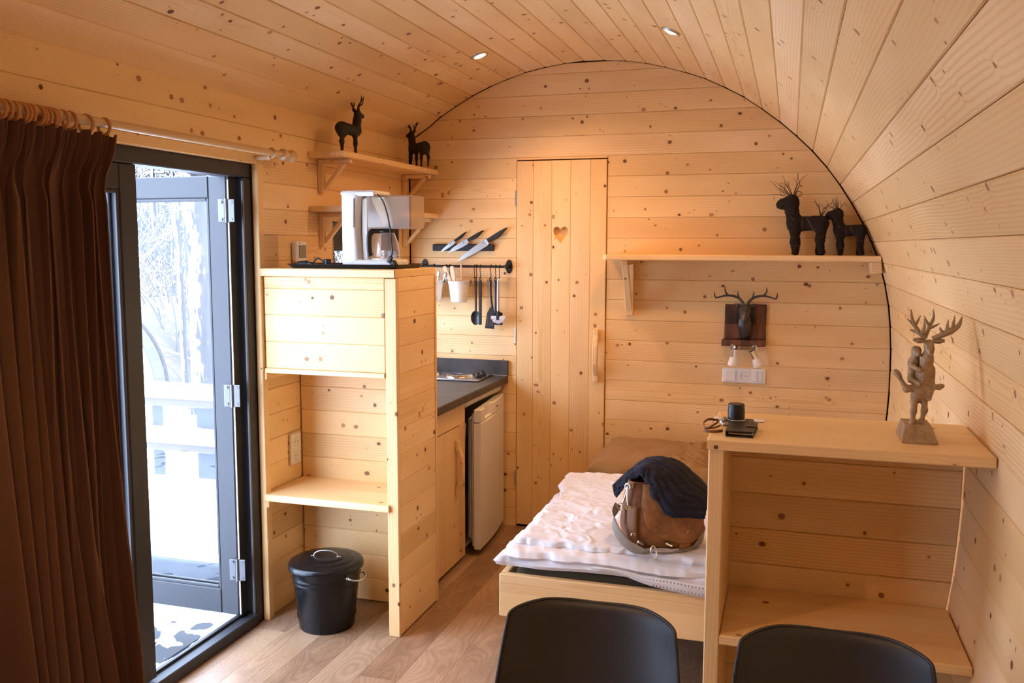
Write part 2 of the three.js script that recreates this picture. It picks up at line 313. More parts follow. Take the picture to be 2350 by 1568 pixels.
// One smooth body from tapered capsules [ax,ay,az,ar, bx,by,bz,br], joined with a smooth minimum and meshed with surface nets.
function blob(bones, cell, k = 0.02, rough = null, uvs = 6) {
  const lo = [1e9, 1e9, 1e9], hi = [-1e9, -1e9, -1e9];
  for (const b of bones) for (const o of [0, 4]) for (let c = 0; c < 3; c++) { lo[c] = Math.min(lo[c], b[o + c] - b[o + 3]); hi[c] = Math.max(hi[c], b[o + c] + b[o + 3]); }
  const pad = cell * 3 + k * 0.6, n = [0, 1, 2].map((c) => Math.ceil((hi[c] - lo[c] + 2 * pad) / cell) + 1), F = new Float32Array(n[0] * n[1] * n[2]);
  const dist = (x, y, z) => {
    let d = 1e9;
    for (const b of bones) {
      const ux = b[4] - b[0], uy = b[5] - b[1], uz = b[6] - b[2], wx = x - b[0], wy = y - b[1], wz = z - b[2], L = ux * ux + uy * uy + uz * uz, t = L > 0 ? clamp((wx * ux + wy * uy + wz * uz) / L, 0, 1) : 0;
      const dx = wx - ux * t, dy = wy - uy * t, dz = wz - uz * t, e = Math.sqrt(dx * dx + dy * dy + dz * dz) - (b[3] + (b[7] - b[3]) * t), h = Math.max(k - Math.abs(d - e), 0) / k;
      d = Math.min(d, e) - (d > 1e8 ? 0 : h * h * k * 0.25);
    }
    return rough ? d + rough(x, y, z) : d;
  };
  for (let z = 0, i = 0; z < n[2]; z++) for (let y = 0; y < n[1]; y++) for (let x = 0; x < n[0]; x++, i++) F[i] = dist(lo[0] - pad + x * cell, lo[1] - pad + y * cell, lo[2] - pad + z * cell);
  const id = new Int32Array(F.length).fill(-1), P = [], I = [], sx = 1, sy = n[0], sz = n[0] * n[1], cor = [0, sx, sy, sx + sy, sz, sx + sz, sy + sz, sx + sy + sz], E = [[0, 1], [2, 3], [4, 5], [6, 7], [0, 2], [1, 3], [4, 6], [5, 7], [0, 4], [1, 5], [2, 6], [3, 7]];
  for (let z = 0; z < n[2] - 1; z++) for (let y = 0; y < n[1] - 1; y++) for (let x = 0; x < n[0] - 1; x++) {
    const i = x + y * sy + z * sz; let ax = 0, ay = 0, az = 0, m = 0;
    for (const [a, b] of E) { const fa = F[i + cor[a]], fb = F[i + cor[b]]; if (fa < 0 === fb < 0) continue; const t = fa / (fa - fb); ax += lerp(a & 1, b & 1, t); ay += lerp((a >> 1) & 1, (b >> 1) & 1, t); az += lerp(a >> 2, b >> 2, t); m++; }
    if (!m) continue;
    id[i] = P.length / 3; P.push(lo[0] - pad + (x + ax / m) * cell, lo[1] - pad + (y + ay / m) * cell, lo[2] - pad + (z + az / m) * cell);
  }
  for (let z = 1; z < n[2] - 1; z++) for (let y = 1; y < n[1] - 1; y++) for (let x = 1; x < n[0] - 1; x++) {
    const i = x + y * sy + z * sz;
    for (const [s, u, v] of [[sx, sy, sz], [sy, sz, sx], [sz, sx, sy]]) {
      const fa = F[i], fb = F[i + s]; if (fa < 0 === fb < 0) continue;
      const a = id[i], b = id[i - u], c = id[i - u - v], d = id[i - v];
      if (fa < 0) I.push(a, b, c, a, c, d); else I.push(a, c, b, a, d, c);
    }
  }
  const g = new THREE.BufferGeometry(); g.setAttribute('position', new THREE.Float32BufferAttribute(P, 3)); g.setIndex(I);
  const UV = new Float32Array((P.length / 3) * 2); for (let i = 0; i < P.length / 3; i++) { UV[i * 2] = (P[i * 3] + P[i * 3 + 2] * 0.6) * uvs; UV[i * 2 + 1] = (P[i * 3 + 1] + P[i * 3 + 2] * 0.35) * uvs; }
  g.setAttribute('uv', new THREE.BufferAttribute(UV, 2)); g.computeVertexNormals();
  return g;
}
function boxUV(g, s = 1) {                                 // uv in metres by the main direction of the normal
  if (g.index) g = g.toNonIndexed();
  const p = g.attributes.position, n = g.attributes.normal, uv = new Float32Array(p.count * 2);
  for (let i = 0; i < p.count; i++) { const a = Math.abs(n.getX(i)), b = Math.abs(n.getY(i)), c = Math.abs(n.getZ(i)), x = p.getX(i), y = p.getY(i), z = p.getZ(i); uv[i * 2] = (a > b && a > c ? z : x) * s; uv[i * 2 + 1] = (b > a && b > c ? z : y) * s; }
  g.setAttribute('uv', new THREE.BufferAttribute(uv, 2)); return g;
}

// ================================================================ THE ROOM
const ZB = -5.1, ZF = 1.0, ZM = (ZB + ZF) / 2, ZL = ZF - ZB, XL = -2.229;
const ARCH = [[XL, 2.318], [-2.114, 2.388], [-2.021, 2.458], [-1.925, 2.514], [-1.821, 2.57], [-1.715, 2.616], [-1.605, 2.655], [-1.496, 2.687], [-1.379, 2.709], [-1.267, 2.724], [-1.151, 2.731], [-1.036, 2.729], [-0.917, 2.72], [-0.802, 2.701], [-0.694, 2.673],
  [-0.583, 2.64], [-0.474, 2.6], [-0.37, 2.549], [-0.269, 2.494], [-0.175, 2.429], [-0.08, 2.357], [0.008, 2.28], [0.09, 2.2], [0.166, 2.113], [0.235, 2.02], [0.297, 1.923], [0.354, 1.822], [0.404, 1.717], [0.447, 1.609], [0.479, 1.499], [0.501, 1.388], [0.514, 1.274], [0.522, 1.16],
  [0.524, 1.044], [0.524, 0.928], [0.519, 0.811], [0.511, 0.695], [0.498, 0.58], [0.478, 0.465], [0.453, 0.352], [0.42, 0.24], [0.383, 0.13], [0.335, 0.02], [0.31, -0.03]];
const xRight = (y) => { for (let i = ARCH.length - 1; i > 10; i--) { const [x1, y1] = ARCH[i], [x0, y0] = ARCH[i - 1]; if (y >= y1 && y <= y0) return lerp(x1, x0, (y - y1) / (y0 - y1)); } return y < 0 ? 0.31 : -1.1; };
const xLeft = (y) => { if (y <= 2.318) return XL; for (let i = 1; i <= 10; i++) { const [x0, y0] = ARCH[i - 1], [x1, y1] = ARCH[i]; if (y >= y0 && y <= y1) return lerp(x0, x1, (y - y0) / (y1 - y0)); } return -1.15; };
const outward = (i) => { const a = ARCH[Math.max(0, i - 1)], b = ARCH[Math.min(ARCH.length - 1, i + 1)], dx = b[0] - a[0], dy = b[1] - a[1], l = Math.hypot(dx, dy); return [-dy / l, dx / l]; };

// ceiling and right wall: one barrel of boards running the length of the room
const ceiling = struct('ceiling'), wallRight = struct('wall_right');
for (let i = 0; i < ARCH.length - 1; i++) {
  const [x0, y0] = ARCH[i], [x1, y1] = ARCH[i + 1], l = Math.hypot(x1 - x0, y1 - y0), nx = -(y1 - y0) / l, ny = (x1 - x0) / l, t = 0.018, out = t / 2 + rr(-0.0008, 0.0008);
  wood('plank', [l - 0.001, t, ZL], 'z', i < 23 ? ceiling : wallRight, [(x0 + x1) / 2 + nx * out, (y0 + y1) / 2 + ny * out, ZM], [0, 0, Math.atan2(y1 - y0, x1 - x0)], { c: 0.0032 });
}
{
  const ring = (from, to) => { const a = [], b = []; for (let i = from; i <= to; i++) { const [nx, ny] = i === 0 ? [-0.5, 0.87] : outward(i), [x, y] = ARCH[i]; a.push([x + nx * 0.022, y + ny * 0.022]); b.push([x + nx * 0.11, y + ny * 0.11]); } return a.concat(b.reverse()); };
  mesh('roof_backing', moved(extrude(ring(0, 23), ZL + 0.16), 0, 0, ZM), M.shell, ceiling);
  mesh('wall_backing', moved(extrude(ring(23, ARCH.length - 1), ZL + 0.16), 0, 0, ZM), M.shell, wallRight);
}
// back wall: horizontal boards cut to the arch and round the narrow door
const wallBack = struct('wall_back'), DX0 = -1.547, DX1 = -1.008, DY1 = 2.188;
function backPiece(y0, y1, xa, xb) {
  const pts = [], gap = 0.006, N = 5, ym = (y0 + y1) / 2, R = [], L = [];
  for (let k = 0; k <= N; k++) { const y = lerp(y0, y1, k / N); R.push([Math.min(xb, xRight(y) - gap), y]); L.push([Math.max(xa, xLeft(y) + gap), y]); }
  if (xa > -2.2) { L.splice(1, N - 1); } if (xb < 0.25) { R.splice(1, N - 1); }
  pts.push(...R, ...L.reverse());
  const xs = pts.map((p) => p[0]), cx = (Math.min(...xs) + Math.max(...xs)) / 2;
  if (Math.max(...xs) - Math.min(...xs) < 0.02) return;
  const g = extrude(pts.map((p) => [p[0] - cx, p[1] - ym]), 0.018, 0.0024);
  mesh('plank', woodUV(g, 0, 1), plankMat(), wallBack, [cx, ym, ZB - 0.009 + rr(-0.0006, 0.0006)]);
}
for (let k = 0; k < 24; k++) {
  const y0 = -0.0095 + 0.1165 * k + 0.0004, y1 = Math.min(y0 + 0.1157, 2.7245);
  if (y1 - y0 < 0.012) continue;
  if (y0 > DY1) backPiece(y0, y1, -9, 9);
  else { backPiece(y0, y1, -9, DX0); backPiece(y0, y1, DX1, 9); if (y1 > DY1) backPiece(DY1 + 0.003, y1, DX0 + 0.001, DX1 - 0.001); }
}
mesh('backing', moved(extrude([...ARCH.map(([x, y], i) => { const [nx, ny] = outward(i); return [x + nx * 0.1, y + ny * 0.1]; }), [0.3, -0.15], [XL - 0.1, -0.15]], 0.08), 0, 0, ZB - 0.085), M.shell, wallBack);

// narrow door in the back wall, with a heart cut through its middle board
const wcDoor = struct('door_2');
{
  const J = [-1.5435, -1.444, -1.333, -1.221, -1.105, -1.0115], zf = ZB - 0.012 + 0.006;
  const H = new THREE.Path(), hw = 0.043, hx = -1.279 - (J[2] + J[3]) / 2, hy = 1.79 - 1.107;
  H.moveTo(hx, hy - 0.008); H.bezierCurveTo(hx + 0.004, hy + 0.018, hx + hw, hy + 0.024, hx + hw, hy - 0.012); H.bezierCurveTo(hx + hw, hy - 0.034, hx + 0.010, hy - 0.062, hx, hy - 0.082); H.bezierCurveTo(hx - 0.010, hy - 0.062, hx - hw, hy - 0.034, hx - hw, hy - 0.012); H.bezierCurveTo(hx - hw, hy + 0.024, hx - 0.004, hy + 0.018, hx, hy - 0.008);
  for (let i = 0; i < 5; i++) {
    const w = J[i + 1] - J[i] - 0.0008, cx = (J[i] + J[i + 1]) / 2;
    const g = extrude([[-w / 2, -1.094], [w / 2, -1.094], [w / 2, 1.077], [-w / 2, 1.077]], 0.024, 0.0022, i === 2 ? [H] : []);
    mesh('plank', woodUV(g, 1, 0), plankMat(), wcDoor, [cx, 1.107, zf]);
  }
  mesh('lit_room_panel', cbox(0.10, 0.13, 0.006, 0.001), M.heartLitBack, wcDoor, [-1.279, 1.755, zf - 0.018]);  // panel behind the cut-out, its colour standing for the lit room beyond
  const hp = [[0, 0.152], [0.022, 0.15], [0.022, 0.118], [0.035, 0.09], [0.048, 0.05], [0.05, 0], [0.048, -0.05], [0.035, -0.09], [0.022, -0.118], [0.022, -0.15], [0, -0.152], [0, -0.112], [0.012, -0.085], [0.022, -0.045], [0.025, 0], [0.022, 0.045], [0.012, 0.085], [0, 0.112]];
  const hg = extrude(hp, 0.03, 0.004); hg.rotateY(-Math.PI / 2);
  mesh('handle', woodUV(hg, 1, 2), M.plank[0], wcDoor, [-1.06, 1.064, zf + 0.012], null, 'bowed wooden pull handle');
  for (const y of [1.972, 1.164, 0.30]) {
    const h = merge([cbox(0.012, 0.085, 0.004, 0.001), moved(new THREE.CylinderGeometry(0.005, 0.005, 0.088, 10), -0.003, 0, 0.003)]);
    mesh('hinge', h, M.steel, wcDoor, [-1.547, y, ZB + 0.003]);
  }
}
// left wall: boards round the glazed doors and the small window
const wallLeft = struct('wall_left'), GZ0 = -3.474, GZ1 = -0.658, GY = 2.087, WZ0 = -4.95, WZ1 = -4.13, WY0 = 0.98, WY1 = 1.815;
function leftPiece(y0, y1, za, zb) { if (zb - za < 0.01 || y1 - y0 < 0.006) return; wood('plank', [0.018, y1 - y0 - 0.0008, zb - za - 0.001], 'z', wallLeft, [XL - 0.009 + rr(-0.0006, 0.0006), (y0 + y1) / 2, (za + zb) / 2], null, { c: 0.0026, board: false }); }
for (let j = 0; j < 21; j++) {
  const y1 = 2.318 - 0.1155 * j, y0 = Math.max(y1 - 0.1155, 0);
  if (y1 <= 0.002) break;
  if (y0 >= GY - 0.001) { leftPiece(y0, j === 0 ? y1 + 0.014 : y1, ZB, ZF); continue; }
  leftPiece(y0, y1, GZ1, ZF);
  if (y1 <= WY0 || y0 >= WY1) leftPiece(y0, y1, ZB, GZ0);
  else { leftPiece(y0, y1, ZB, WZ0); leftPiece(y0, y1, WZ1, GZ0); if (y1 > WY1) leftPiece(WY1, y1, WZ0, WZ1); if (y0 < WY0) leftPiece(y0, WY0, WZ0, WZ1); }
}
{
  const s = new THREE.Shape([[ZB - 0.12, -0.15], [ZF + 0.1, -0.15], [ZF + 0.1, 2.345], [ZB - 0.12, 2.345]].map((p) => new THREE.Vector2(...p)));
  s.holes.push(new THREE.Path([[GZ0 + 0.03, 0.0], [GZ1 - 0.03, 0.0], [GZ1 - 0.03, 2.06], [GZ0 + 0.03, 2.06]].map((p) => new THREE.Vector2(...p))), new THREE.Path([[WZ0, WY0], [WZ1, WY0], [WZ1, WY1], [WZ0, WY1]].map((p) => new THREE.Vector2(...p))));
  const g = extrude(s, 0.075); g.rotateY(-Math.PI / 2);
  mesh('backing', g, M.shell, wallLeft, [XL - 0.019 - 0.0375, 0, 0]);
}
const trim1 = struct('trim_1');
wood('casing', [0.03, 2.085, 0.042], 'y', trim1, [XL + 0.006, 1.043, -3.452], null, { board: false });
wood('casing', [0.03, 2.085, 0.042], 'y', trim1, [XL + 0.006, 1.043, -0.68], null, { board: false });
wood('casing', [0.03, 0.042, 2.73], 'z', trim1, [XL + 0.006, 2.064, -2.066], null, { board: false });

// glazed doors in the left wall: frame, one leaf folded outwards, two leaves shut, one more added out of view for daylight
const door1 = struct('door_1');
{
  const fx = XL - 0.042, fd = 0.084;
  mesh('frame_head', cbox(fd, 0.084, 2.77, 0.004), M.anthracite, door1, [fx - 0.012, 2.025, -2.066]);
  mesh('frame_jamb', cbox(fd, 1.983, 0.075, 0.004), M.anthracite, door1, [fx - 0.012, 0.9915, -3.4135]);
  mesh('frame_jamb', cbox(fd, 1.983, 0.055, 0.004), M.anthracite, door1, [fx, 0.9915, -0.7285]);
  mesh('sill', merge([cbox(fd, 0.05, 2.618, 0.004), moved(cbox(0.02, 0.014, 2.618, 0.002), -0.02, 0.03, 0)]), M.anthracite, door1, [fx, 0.025, -2.066]);
  mesh('jamb_strip', cbox(0.010, 1.92, 0.010, 0.002), M.galvanised, door1, [-2.246, 1.01, -3.3725]);
  mesh('gap_light_strip', cbox(0.006, 1.9, 0.005, 0.001), M.paper, door1, [-2.274, 1.02, -3.3085]);  // pale strip standing in for daylight seen through the hinge gap
  function leaf(w, h, pos, turn) {
    const g = new THREE.Group(); g.name = 'leaf'; g.position.set(...pos); g.rotation.y = turn; door1.add(g);
    const st = 0.088, tr = 0.092, br = 0.112, th = 0.052;
    mesh('stile', cbox(st, h, th, 0.004), M.anthracite, g, [st / 2, h / 2, 0]);
    mesh('stile', cbox(st, h, th, 0.004), M.anthracite, g, [w - st / 2, h / 2, 0]);
    mesh('top_rail', cbox(w - 2 * st - 0.001, tr, th, 0.004), M.anthracite, g, [w / 2, h - tr / 2, 0]);
    mesh('bottom_rail', cbox(w - 2 * st - 0.001, br, th, 0.004), M.anthracite, g, [w / 2, br / 2, 0]);
    const gw = w - 2 * st, gh = h - tr - br, cy = br + gh / 2, beads = [];
    for (const z of [0.017, -0.017]) beads.push(moved(cbox(0.014, gh, 0.012, 0.003), st + 0.007, cy, z), moved(cbox(0.014, gh, 0.012, 0.003), w - st - 0.007, cy, z), moved(cbox(gw - 0.028, 0.014, 0.012, 0.003), w / 2, cy + gh / 2 - 0.007, z), moved(cbox(gw - 0.028, 0.014, 0.012, 0.003), w / 2, cy - gh / 2 + 0.007, z));
    mesh('glazing_bead', merge(beads), M.anthracite, g);
    mesh('pane', moved(new THREE.PlaneGeometry(gw - 0.006, gh - 0.006), w / 2, cy, 0), M.glass, g);
    return g;
  }
  leaf(0.64, 1.925, [-2.284, 0.062, -3.335], Math.PI);
  leaf(0.68, 1.92, [XL - 0.045, 0.062, -2.722], -Math.PI / 2);
  leaf(0.66, 1.92, [XL - 0.045, 0.062, -2.036], -Math.PI / 2);
  leaf(0.61, 1.92, [XL - 0.045, 0.062, -1.369], -Math.PI / 2);  // added unseen leaf: widens the glazing to bring in more daylight
  mesh('gasket', cbox(0.012, 1.925, 0.05, 0.002), M.rubber, door1, [-2.277, 1.024, -3.335]);
  for (const y of [1.84, 1.05, 0.275]) {
    const parts = [moved(cbox(0.027, 0.095, 0.004, 0.0015), -0.022, 0, 0), moved(cbox(0.027, 0.095, 0.004, 0.0015), 0.022, 0, 0.004), moved(new THREE.CylinderGeometry(0.007, 0.007, 0.1, 12), 0, 0, 0.004)];
    for (const sx of [-1, 1]) for (const sy of [-0.036, 0.036]) parts.push(moved(new THREE.CylinderGeometry(0.006, 0.006, 0.004, 10), sx * 0.022, sy, 0.006, Math.PI / 2));
    mesh('hinge', merge(parts), M.galvanised, door1, [-2.279, y, -3.302], [0, 0.25, 0]);
  }
}
// small window in the left wall, behind the coffee maker
const window1 = struct('window_1');
{
  const x = XL - 0.035, zc = (WZ0 + WZ1) / 2, w = WZ1 - WZ0, h = WY1 - WY0, yc = (WY0 + WY1) / 2;
  mesh('frame_head', cbox(0.06, 0.15, w, 0.004), M.anthracite, window1, [x, WY1 - 0.075, zc]);
  mesh('frame_sill', cbox(0.06, 0.06, w, 0.004), M.anthracite, window1, [x, WY0 + 0.03, zc]);
  mesh('frame_jamb', cbox(0.06, h - 0.21, 0.03, 0.004), M.anthracite, window1, [x, yc - 0.045, WZ1 - 0.015]);
  mesh('frame_jamb', cbox(0.06, h - 0.21, 0.03, 0.004), M.anthracite, window1, [x, yc - 0.045, WZ0 + 0.015]);
  mesh('pane', new THREE.PlaneGeometry(w - 0.06, h - 0.21), M.glass, window1, [x, yc - 0.045, zc], [0, Math.PI / 2, 0]);
  mesh('latch_plate', merge([cbox(0.006, 0.048, 0.05, 0.002), moved(new THREE.TorusGeometry(0.014, 0.004, 8, 20), 0.004, 0, 0, 0, Math.PI / 2)]), M.creamPlastic, window1, [x + 0.034, WY1 - 0.085, WZ1 - 0.13]);
  const beads = []; for (let i = 0; i < 46; i++) beads.push(moved(new THREE.SphereGeometry(0.003, 6, 4), 0, -i * 0.009, 0));
  const chain = mesh('bead_chain', merge(beads), M.creamPlastic, window1, [XL + 0.004, WY1 - 0.01, WZ1 + 0.004]); chain.userData.kind = 'stuff';
}
// floor: laminate planks along the room
const floor = struct('floor');
{
  const W = 0.1642, starts = { 2: -3.2, 4: -3.077, 5: -3.373, 6: -2.75, 3: -3.9 };
  for (let k = 0; k < 18; k++) {
    const x0 = -2.2384 + W * k, s = (starts[k] ?? -3 - rnd() * 1.2), L = k === 4 ? 1.035 : 1.25;
    for (let m = -3; m < 5; m++) {
      const z0 = Math.max(s + m * L, ZB - 0.01), z1 = Math.min(s + (m + 1) * L, ZF);
      if (z1 - z0 < 0.02) continue;
      const g = cbox(W - 0.0004, 0.012, z1 - z0 - 0.0002, 0.0005), p = g.attributes.position, uv = g.attributes.uv, st = Math.floor(rnd() * 8), off = rnd() * 3, fl = rnd() < 0.5 ? -1 : 1;
      for (let i = 0; i < p.count; i++) uv.setXY(i, (p.getZ(i) * fl + off) / 1.4, (st + 0.5 + clamp(p.getX(i) / 0.19, -0.47, 0.47)) / 8);
      mesh('plank', g, M.floor, floor, [x0 + W / 2, -0.006, (z0 + z1) / 2]);
    }
  }
  mesh('slab', cbox(2.95, 0.12, ZL + 0.2, 0.002), M.shell, floor, [-0.82, -0.073, ZM]);
}
// front wall behind the camera
const wallFront = struct('wall_front');
{
  const s = new THREE.Shape([...ARCH.map(([x, y], i) => { const [nx, ny] = outward(i); return [x + nx * 0.1, y + ny * 0.1]; }), [0.3, -0.15], [XL - 0.1, -0.15]].map((p) => new THREE.Vector2(...p)));
  mesh('panelling', boxUV(moved(extrude(s, 0.09), 0, 0, ZF + 0.045), 0.5), M.board, wallFront);
}

// ================================================================ DOWNLIGHTS
function downlight(i, label) {
  const px = [[-1.563, 2.668], [-0.529, 2.62]][i % 2], z = [-4.49, -4.03, -1.2, -0.8][i], tilt = [0.37, -0.38][i % 2];
  const t = thing('ceiling_spotlight', label, 'light', [px[0], px[1], z]); t.rotation.z = tilt;
  mesh('trim_ring', moved(lathe([[0.030, 0.004], [0.030, -0.004], [0.036, -0.009], [0.043, -0.007], [0.046, -0.001], [0.046, 0.004]], 36), 0, 0, 0), M.brushed, t);
  mesh('reflector', lathe([[0.030, -0.002], [0.026, 0.012], [0.018, 0.022], [0.004, 0.026]], 28), M.chrome, t);
  const bulb = mesh('lamp_bulb', moved(new THREE.SphereGeometry(0.026, 24, 14), 0, -0.001, 0, 0, 0, 0, [1, 0.42, 1]), std({ color: 0xffffff, emissive: new THREE.Color(1.0, 0.62, 0.30), emissiveIntensity: 60 }), t);
  const L = new THREE.SpotLight(new THREE.Color(1.0, 0.55, 0.24), LAMP, 0, 1.15, 0.75, 2); L.position.set(0, -0.014, 0); L.target.position.set(0, -2, 0); L.castShadow = true; L.shadow.mapSize.set(1024, 1024);
  t.add(L, L.target);
  return t;
}
downlight(0, 'lit round ceiling spotlight over the kitchen corner, left of the other');
downlight(1, 'lit round ceiling spotlight on the right slope of the vault');
downlight(2, 'added round ceiling spotlight filling the near half with light, left slope above the camera, out of the picture');  // this unseen pair is added to warm and brighten the near half
downlight(3, 'added round ceiling spotlight filling the near half with light, right slope above the camera, out of the picture');

// ================================================================ CURTAIN, ROD AND RINGS
{
  const t = thing('curtain_rod', 'pale wooden curtain rod with turned end knobs above the glazed doors', 'curtain rod', [-2.13, 2.087, 0]);
  mesh('rod', moved(new THREE.CylinderGeometry(0.0145, 0.0145, 3.0, 20), 0, 0, -1.995, Math.PI / 2), M.rod, t);
  for (const s of [[-3.50, -1], [-0.50, 1]]) {
    const g = lathe([[0.0, 0], [0.019, 0], [0.026, 0.010], [0.026, 0.026], [0.018, 0.036], [0.014, 0.048], [0.016, 0.062], [0.025, 0.070], [0.028, 0.084], [0.024, 0.098], [0.012, 0.106], [0, 0.107]], 24);
    mesh('finial', moved(g, 0, 0, s[0], s[1] * Math.PI / 2), M.rod, t);
  }
  for (const z of [-3.42, -0.6]) mesh('bracket', merge([moved(new THREE.CylinderGeometry(0.010, 0.013, 0.094, 12), -0.05, -0.018, z, 0, 0, Math.PI / 2), moved(new THREE.CylinderGeometry(0.026, 0.026, 0.012, 16), -0.092, -0.018, z, 0, 0, Math.PI / 2), moved(new THREE.TorusGeometry(0.0185, 0.005, 8, 20), 0, -0.001, z)]), M.rod, t);
  const zs = [-2.438, -2.358, -2.292, -2.262, -2.228, -2.212, -2.196, -2.182, -2.165, -2.14, -2.118, -2.102, -2.082, -2.055, -2.03, -1.95, -1.87, -1.79, -1.71, -1.63, -1.55];
  const proto = new THREE.TorusGeometry(0.026, 0.0052, 10, 28), names = ['frontmost ring on the bare side of the rod', 'second ring from the bare side of the rod'];
  zs.forEach((z, i) => {
    const m = mesh(numbered('curtain_ring'), proto, M.ring, scene, [-2.13, 2.0745, z], [0, rr(-0.25, 0.25), 0]);
    m.userData.label = i === 0 ? 'orange wooden curtain ring nearest the free end of the rod, at the curtain edge' : i === 1 ? 'orange wooden curtain ring second from the curtain edge, standing apart' : 'orange wooden curtain ring bunched with others above the brown curtain';
    m.userData.category = 'curtain ring'; m.userData.group = i < 2 ? 'separate rings at the curtain edge' : 'bunched curtain rings';
  });
  // curtain: folds deepen downwards from a pinched heading
  const Z0 = -2.488, Z1 = -1.52, folds = 19.5;
  const g = sheet(620, 46, (u, v) => {
    const y = lerp(2.048, 0.02, v), w = smooth(0.0, 0.10, v), edge = lerp(-2.490, -2.425, smooth(0, 0.09, v)) - 0.012 * smooth(0.1, 0.65, v) - 0.045 * Math.pow(Math.max(0, v - 0.6) / 0.4, 1.5);
    const uu = u + 0.013 * noise2(u * 13, v * 1.4 + 3) , z = lerp(edge, Z1, u), ph = uu * folds * 6.2832, am = lerp(0.020, 0.038, w) * (1 + 0.5 * smooth(0.3, 1, v)) * (0.78 + 0.75 * noise2(u * 17 + 3, 5 + v * 1.1)), pinch = Math.exp(-Math.pow((v - 0.075) / 0.018, 2)) * 0.5;
    const top = (1 - w) * 0.010 * Math.sin(ph * 3 + 1) ;
    let x = am * (1 - pinch) * (Math.sin(ph + 1.1 * Math.sin(v * 2 + u * 7)) + 0.28 * Math.sin(2.0 * ph + 1.3 + v * 1.6)) + top;
    x += 0.030 * w * smooth(0.15, 0.9, v) * Math.sin(ph * 0.31 + 2.0 * noise2(u * 5, v + 7));
    x *= smooth(-0.01, 0.035, u);
    return [-2.128 + x, y + (v === 0 ? 0.006 * Math.sin(ph * 2) : 0), z + 0.012 * w * Math.cos(ph * 1.0 + v) * (u > 0.01 ? 1 : 0)];
  }, 0.0025);
  const c = mesh(numbered('curtain'), g, M.curtain, scene);
  c.userData.label = 'dark brown velvet curtain hanging in deep folds beside the glazed doors'; c.userData.category = 'curtain';
}

// ================================================================ KITCHEN CORNER
// shelves on the left wall
function wallShelf(name, label, y, z0, z1, depth, group) {
  const t = thing(name, label, 'shelf', [XL, y, (z0 + z1) / 2]);
  wood('board', [depth, 0.028, z1 - z0], 'z', t, [depth / 2 + 0.001, -0.014, 0], null, { c: 0.003 });
  for (const z of [z1 - 0.105 - (z0 + z1) / 2, z0 + 0.085 - (z0 + z1) / 2]) {
    const b = new THREE.Group(); b.name = 'bracket'; b.position.set(0, -0.0285, z); t.add(b);
    wood('upright', [0.028, 0.165, 0.032], 'y', b, [0.0155, -0.083, 0]);
    wood('arm', [depth - 0.05, 0.022, 0.032], 'x', b, [0.03 + (depth - 0.05) / 2, -0.0115, 0]);
    const L = Math.hypot(0.11, 0.125); wood('brace', [L, 0.02, 0.024], 'x', b, [0.085, -0.083, 0], [0, 0, Math.atan2(0.125, 0.11)]);
  }
  return t;
}
wallShelf('wall_shelf', 'upper pine shelf on the left wall, carrying two dark stags', 2.142, ZB + 0.01, -3.896, 0.196);
wallShelf('wall_shelf', 'lower empty pine shelf above the window behind the coffee maker', 1.884, ZB + 0.01, -3.896, 0.196);

// the two flat-bodied stags on the upper shelf
function stag(pose) {                                       // facing +x, feet at y = 0, about 0.19 to the back, 0.28 with antlers
  const B = [], leg = (x, z, lean) => { B.push([x, 0.10, z, 0.0125, x + lean, 0.055, z, 0.0072], [x + lean, 0.055, z, 0.0072, x + lean * 0.7, 0.004, z, 0.0058]); };
  B.push([-0.062, 0.122, 0, 0.030, 0.045, 0.118, 0, 0.027], [-0.066, 0.118, 0, 0.030, -0.06, 0.10, 0, 0.026], [0.05, 0.122, 0, 0.027, 0.062, 0.175, 0, 0.0185], [0.062, 0.175, 0, 0.0185, 0.066, 0.207, 0, 0.0150]);
  B.push([0.066, 0.207, 0, 0.0150, 0.098, 0.200, 0, 0.0085], [0.098, 0.200, 0, 0.0085, 0.106, 0.196, 0, 0.0075]);
  leg(-0.072, 0.012, -0.012); leg(-0.045, -0.012, 0.000); leg(0.030, 0.012, 0.002); leg(0.056, -0.012, 0.002);
  B.push([-0.092, 0.125, 0, 0.007, -0.098, 0.112, 0, 0.004]);
  const body = blob(B, 0.0034, 0.016), parts = [];
  for (const s of [-1, 1]) {
    parts.push(taper([[0.062, 0.216, s * 0.006], [0.050, 0.242, s * 0.018], [0.056, 0.268, s * 0.034], [0.050, 0.292, s * 0.040]], [0.0055, 0.0045, 0.0042, 0.002], 14, 7));
    parts.push(taper([[0.052, 0.240, s * 0.018], [0.070, 0.252, s * 0.024], [0.078, 0.268, s * 0.030]], [0.0042, 0.0036, 0.0015], 8, 6), taper([[0.056, 0.265, s * 0.033], [0.068, 0.276, s * 0.036], [0.072, 0.292, s * 0.038]], [0.004, 0.003, 0.0012], 8, 6), taper([[0.054, 0.262, s * 0.032], [0.040, 0.278, s * 0.042]], [0.0036, 0.0012], 6, 6));
  }
  const ears = [-1, 1].map((s) => taper([[0.056, 0.212, s * 0.010], [0.053, 0.226, s * 0.018], [0.054, 0.236, s * 0.022]], [0.003, 0.006, 0.0012], 8, 6));
  return { body, antlers: merge(parts), ears: merge(ears) };
}
{
  const s = stag();
  const put = (label, pos, turn, sc) => { const t = thing('stag_figurine', label, 'figurine', pos, turn); t.scale.setScalar(sc); mesh('body', s.body, M.rust, t); mesh('antlers', s.antlers, M.rust, t); mesh('ears', s.ears, M.rust, t); };
  put('dark rusty stag figurine in profile at the near end of the shelf', [-2.085, 2.1425, -4.055], 1.38, 0.97);
  put('dark rusty stag figurine turned away at the far end of the shelf', [-2.066, 2.1425, -4.86], 2.65, 0.93);
}

